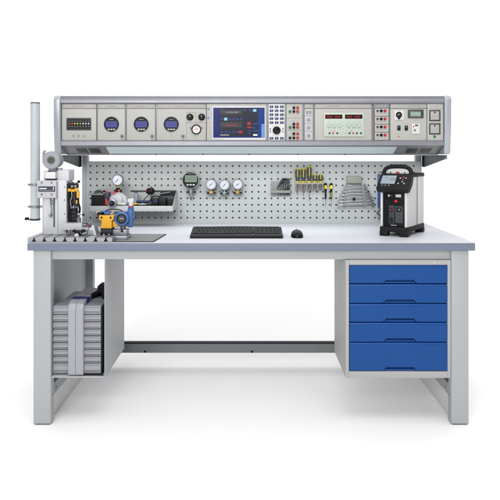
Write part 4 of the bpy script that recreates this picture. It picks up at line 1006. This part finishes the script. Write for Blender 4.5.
b = MB(); b.cyl(c+Vector((0, -.0002, 0)), c+Vector((0, -.003, 0)), R*.66, 'black', 36)
b.cyl(c+Vector((0, -.003, 0)), c+Vector((0, -.0034, 0)), R*.5, 'dgrey', 30); b.box(c.x-.008, c.x+.008, c.y-.0038, c.y-.0034, c.z-.002, c.z+.004, 'mgrey'); part('window', b, bt2)
b = MB(); b.cyl((X(129.6, YX), YX+.03, Z(207.6, YX)), (X(129.6, YX), YX+.03, Z(206.2, YX)), .011, 'redpad', 20, ch=.001); part('red_cap', b, bt2)
b = MB(); b.cyl((X(129.6, YX), YX+.03, Z(206.2, YX)), (X(129.6, YX), YX+.03, Z(199.0, YX)), .009, 'white', 16, r1=.0125); b.box(X(126.6, YX), X(132.6, YX), YX+.02, YX+.04, Z(202.4, YX), Z(199.2, YX), 'white', .002); part('white_plug', b, bt2)
b = MB()
b.box(X(112.4, YX), X(127.0, YX), YX+.0, YX+.05, TT+.0202, Z(229.6, YX), 'metal', .002); b.cyl((c.x, YX+.03, c.z-R+.002), (c.x, YX+.03, Z(229.8, YX)), .012, 'bezel', 20)
b.cyl((X(118, YX), YX-.004, Z(229.2, YX)), (X(122, YX), YX-.006, Z(230.6, YX)), .0025, 'metal', 10); b.cyl((X(121.4, YX), YX-.006, Z(230.6, YX)), (X(123.2, YX), YX-.006, Z(230.8, YX)), .0058, 'black', 16, ch=.001)
b.box(X(112.6, YX), X(128.5, YX), YX-.03, YX+.055, TT+.0005, TT+.020, 'metal', .002); 
for k in range(3): b.box(X(112.8, YX), X(128.3, YX), YX-.024+.024*k, YX-.018+.024*k, TT+.0199, TT+.0206, 'dgrey')
part('mount', b, bt2)

# ================================================================== tray on the pegboard
tray = thing('pegboard_tray', 'pale grey sloping-sided steel tray hung on the left of the pegboard', 'tray', (X(132, .56), .65, Z(211, .56)))
YF = .555; tx0, tx1 = X(89.6, YF), X(172.6, YF); tz = Z(211.4, YF); zl = Z(206.0, YF); zbk = Z(190.3, YB)
b = MB(); b.box(tx0, tx1, YF, YB-.001, tz, tz+.0015, 'peg'); part('floor_pan', b, tray)
b = MB(); b.box(tx0, tx1, YF, YF+.0015, tz+.0016, zl, 'peg', .0004); b.box(tx0, tx1, YF+.0015, YF+.008, zl-.0012, zl, 'peg'); part('front_lip', b, tray)
for x_ in (tx0, tx1-.0015):
    b = MB(); b.prism([(YF+.0017, tz+.0016), (YB-.001, tz+.0016), (YB-.001, zbk), (YB-.012, zbk), (YF+.0017, zl)], 'x', x_, x_+.0015, 'peg')
    s_ = 1 if x_ < -.6 else -1
    part('side_panel', b, tray)
b = MB(); b.box(tx0+.002, tx1-.002, YB-.003, YB-.0015, tz+.0017, zbk, 'peg'); b.box(X(131, YB), tx1-.002, YB-.010, YB-.0032, zbk-.006, zbk, 'dgrey', .001); part('back_plate', b, tray)
tf = tz+.0018
# things inside
YI = .60
o = MB(); o.box(X(92.2, YI), X(106.2, YI), YI-.02, YI+.06, tf, Z(194.0, YI), 'black', .002); o.box(X(92.6, YI), X(106, YI), YI-.0212, YI-.0198, tf+.004, Z(195.2, YI), 'sock')
bx = part('black_box', o, None, origin=(X(99, YI), YI, tf)); tag(bx, 'plain black box with grey lid at the left end of the tray', 'box')
o = MB(); o.pl(92.0, 106.4, 193.2, 194.1, YI+.06, .082, 'mgrey', .001); part('lid', o, bx)
o = MB(); o.tube([(X(95, YI), YI, Z(192.6, YI)), (X(98.5, YI), YI-.005, Z(190.6, YI)), (X(103, YI), YI, Z(192.4, YI))], .005, 'dgrey'); o.cyl((X(94, YI), YI, Z(192.4, YI)), (X(99, YI), YI-.004, Z(192.2, YI)), .005, 'bezel', 12); o.cyl((X(100, YI), YI+.01, Z(192.6, YI)), (X(104.6, YI), YI+.01, Z(191.0, YI)), .0045, 'black', 12)
cc_ = part('hose_fitting', o, None, origin=(X(98, YI), YI, Z(193.2, YI))); tag(cc_, 'dark curved hose fitting lying on the black box in the tray', 'hose fitting')
pu = thing('hand_pump', 'white and silver pump with round port and red details in the tray', 'pump', (X(116, YI), YI, tf))
o = MB(); c = Vector((X(116.5, YI), YI-.015, Z(200.2, YI)))
o.lathe(c+Vector((0, .06, 0)), (0, -1, 0), [(S(5, YI), 0), (S(7, YI), .01), (S(7.2, YI), .05), (S(6.4, YI), .062), (S(4, YI), .066)], 'lgrey', 32)
o.prism([(X(112, YI), Z(193.2, YI)), (X(119.5, YI), Z(192.2, YI)), (X(126, YI), Z(197.5, YI)), (X(127.5, YI), Z(203, YI)), (X(124, YI), tf), (X(110, YI), tf)], 'y', YI-.005, YI+.05, 'lgrey', .004); part('housing', o, pu)
o = MB(); c2 = Vector((X(114.6, YI), YI-.072, Z(202.4, YI)))
o.lathe(c2+Vector((0, .03, 0)), (0, -1, 0), [(S(4.2, YI), 0), (S(4.2, YI), .02), (S(3.4, YI), .022)], 'metal', 28); part('port_ring', o, pu)
o = MB(); o.cyl(c2+Vector((0, .0078, 0)), c2+Vector((0, .0068, 0)), S(2.9, YI), 'sock', 24); o.cyl(c2+Vector((-.004, .0068, .003)), c2+Vector((-.004, .006, .003)), S(1.2, YI), 'dgrey', 16); part('port', o, pu)
for (a0, a1, c0, c1, y_, th_) in ((105.6, 107.8, 199, 205, YI-.02, .012), (112.2, 116.0, 191.6, 193.0, YI-.012, .014), (118.4, 119.8, 189.6, 192, YI-.02, .008)):
    o = MB(); o.pl(a0, a1, c0, c1, y_, th_, 'redpad', .001); part('red_trim', o, pu)
o = MB(); o.box(X(105.8, YI), X(110.2, YI), YI-.03, YI+.02, Z(199, YI), Z(192.2, YI), 'label', .003); o.cyl((X(106.8, YI), YI-.01, Z(192.4, YI)), (X(106.8, YI), YI-.01, Z(190.8, YI)), .006, 'red', 14, ch=.001); part('coupler', o, pu)
o = MB(); o.cyl((X(119, YI), YI-.03, Z(203.2, YI)), (X(126.5, YI), YI-.03, Z(203.8, YI)), .0075, 'lgrey', 16, ch=.001); o.cyl((X(122.2, YI), YI-.04, Z(203.2, YI)), (X(124, YI), YI-.04, Z(204.2, YI)), .003, 'brass', 10); part('outlet_pipe', o, pu)
YJ = .61
gg = thing('pressure_gauge', 'round dial gauge on a brass stem rising above the pump in the tray', 'pressure gauge', (X(117.6, YJ), YJ, Z(192, YJ)))
c = Vector((X(117.6, YJ), YJ, Z(180.0, YJ))); R = S(5.7, YJ)
o = MB(); o.lathe(c+Vector((0, .02, 0)), (0, -1, 0), [(R*.8, 0), (R, .004), (R, .024), (R*.95, .027), (R*.86, .027), (R*.84, .024)], 'bezel', 36); part('bezel', o, gg)
o = MB(); o.cyl(c+Vector((0, -.003, 0)), c+Vector((0, -.005, 0)), R*.85, 'dial', 36)
for k in range(21):
    a = math.radians(225-270*k/20); p = Vector((math.cos(a), 0, math.sin(a))); q = Vector((-p.z, 0, p.x))*(.0005 if k % 5 else .0009); c3 = c+Vector((0, -.0053, 0))
    o.add([c3+p*R*.66-q, c3+p*R*.78-q, c3+p*R*.78+q, c3+p*R*.66+q], [(0, 1, 2, 3)], 'ink')
part('dial_face', o, gg)
o = MB(); a = math.radians(228); p = Vector((math.cos(a), 0, math.sin(a))); q = Vector((-p.z, 0, p.x))*.0014; c3 = c+Vector((0, -.0058, 0)); o.add([c3-p*R*.5, c3+q, c3+p*R*.55+q*.7, c3+p*R*.55-q*.7, c3-q], [(0, 1, 2, 3, 4)], 'black'); o.cyl(c3, c3+Vector((0, -.001, 0)), .0022, 'black', 12); part('needle', o, gg)
o = MB(); o.cyl((c.x, YJ+.006, c.z-R+.002), (c.x, YJ+.006, Z(188, YJ)), .005, 'brass', 12); part('stem', o, gg)
o = MB(); o.cyl((c.x, YJ+.006, Z(188, YJ)), (c.x, YJ+.006, Z(189.6, YJ)), .010, 'black', 20, ch=.001); o.box(X(114.2, YJ), X(121.4, YJ), YJ-.008, YJ+.02, Z(192.3, YJ), Z(189.6, YJ), 'blackm', .003); part('tee_fitting', o, gg)
YJ = .66
kn = thing('black_red_regulator', 'small black regulator knob with red ring above the tray back edge', 'regulator', (X(150.8, YJ), YJ, Z(196, YJ)))
c = Vector((X(151.2, YJ), YJ, Z(191.2, YJ)))
o = MB(); o.lathe(c+Vector((-.017, .006, 0)), (1, -.5, 0), [(.014, 0), (.0165, .003), (.0165, .028), (.013, .032)], 'blackm', 24); o.cyl(c+Vector((0, 0, .016)), c+Vector((0, 0, .024)), .006, 'bezel', 12); part('knob', o, kn)
o = MB(); o.lathe(c+Vector((-.021, .008, 0)), (1, -.5, 0), [(.010, 0), (.0145, .001), (.0145, .0045)], 'redpad', 24); part('ring', o, kn)
o = MB(); o.cyl(c+Vector((0, 0, -.012)), Vector((c.x, c.y, tf)), .0045, 'bezel', 12); o.tube([c+Vector((-.004, -.01, -.012)), (X(146, YJ), YJ-.03, Z(198, YJ)), (X(143.5, YJ), YJ-.04, Z(202.5, YJ))], .0022, 'black', 8); part('stem', o, kn)
YJ = .64
o = MB(); o.cyl((X(135, YJ), YJ+.03, tf), (X(135, YJ), YJ+.03, Z(193.2, YJ)), .0115, 'lcd_bd' if False else 'grey_t', 20, ch=.002); o.cyl((X(135, YJ), YJ+.03, Z(193.2, YJ)), (X(135, YJ), YJ+.03, Z(192.2, YJ)), .007, 'dgrey', 14)
o = part('small_cylinder', o, None, origin=(X(135, YJ), YJ+.03, tf)); tag(o, 'small grey-violet cylinder standing in the tray right of the pump', 'cylinder')
o = MB(); o.box(X(137.5, YJ), X(150.4, YJ), YJ-.04, YJ-.015, Z(201.8, YJ), Z(200, YJ), 'navy', .002); o.box(X(137.3, YJ), X(150.4, YJ), YJ-.042, YJ-.013, tf, Z(201.9, YJ), 'blackm', .002)
o = part('blue_case', o, None, origin=(X(144, YJ), YJ-.03, tf)); tag(o, 'small black case with blue lid lying in the tray', 'case')
o = MB()
for (a, b_, m_) in ((131.5, 136, 'lgrey'), (133.5, 139, 'brass'), (137, 142.5, 'mgrey'), (141, 147, 'metal'), (146, 151.5, 'dgrey')):
    y_ = .585+random.uniform(-.005, .01); o.cyl((X(a, y_), y_, Z(204.2, y_)), (X(b_, y_), y_-.004, Z(204.9-random.random(), y_)), .0052, m_, 12, ch=.001)
    o.cyl((X(a+1, y_), y_, Z(204.2, y_)), (X(a+2.3, y_), y_-.001, Z(204.3, y_)), .0065, m_, 6)
o.box(X(131, .59), X(152, .59), .575, .61, tf, Z(205.2, .59), 'blackm', .002)
o = part('fitting_set', o, None, origin=(X(141, .59), .59, tf)); tag(o, 'row of small metal and brass fittings along the front of the tray', 'fittings')
dv = thing('black_device', 'black camera-like device among dark cases at the right end of the tray', 'device', (X(160, .62), .62, tf))
o = MB(); o.box(X(158.6, .6), X(166.4, .6), .59, .64, tf, Z(197.8, .6), 'black', .003); o.box(X(151.2, .6), X(158.4, .6), .60, .65, tf, Z(198.6, .6), 'blackm', .003); part('body', o, dv)
o = MB(); o.lathe((X(155.8, .6), .60, Z(201.6, .6)), (0, -1, 0), [(S(2.2, .6), 0), (S(2.2, .6), .012), (S(1.7, .6), .013), (S(1.6, .6), .010)], 'dgrey', 24); o.cyl((X(155.8, .6), .591, Z(201.6, .6)), (X(155.8, .6), .589, Z(201.6, .6)), S(1.5, .6), 'lcd_bd', 20); part('lens', o, dv)
tb_ = thing('dark_tool_case', 'dark grey stepped case filling the right end of the tray', 'case', (X(168, .68), .68, tf))
o = MB()
for (a, c_, t_, y0, y1) in ((160, 175.4, 192.2, .70, .729), (158, 174.6, 196, .67, .698), (166.8, 173.2, 200.4, .60, .668)): o.box(X(a, y0), min(X(c_, y0), tx1-.004), y0, y1, tf, Z(t_, y0), 'blackm' if y0 != .67 else 'dgrey', .003)
part('body', o, tb_)
o = MB(); o.tube([(X(151, .69), .69, Z(197.5, .69)), (X(156, .68), .68, Z(194.6, .68)), (X(163, .69), .69, Z(193.4, .69)), (X(170, .69), .69, Z(192.2, .69))], .003, 'mgrey', 8)
o.tube([(X(150, .65), .65, Z(201, .65)), (X(153, .65), .65, Z(196.8, .65)), (X(158, .66), .66, Z(196.4, .66)), (X(164, .66), .66, Z(197.4, .66))], .0024, 'black', 8)
o = part('cable', o, None, origin=(X(160, .68), .68, Z(196, .68))); tag(o, 'grey and black cables looped over the dark cases in the tray', 'cable')
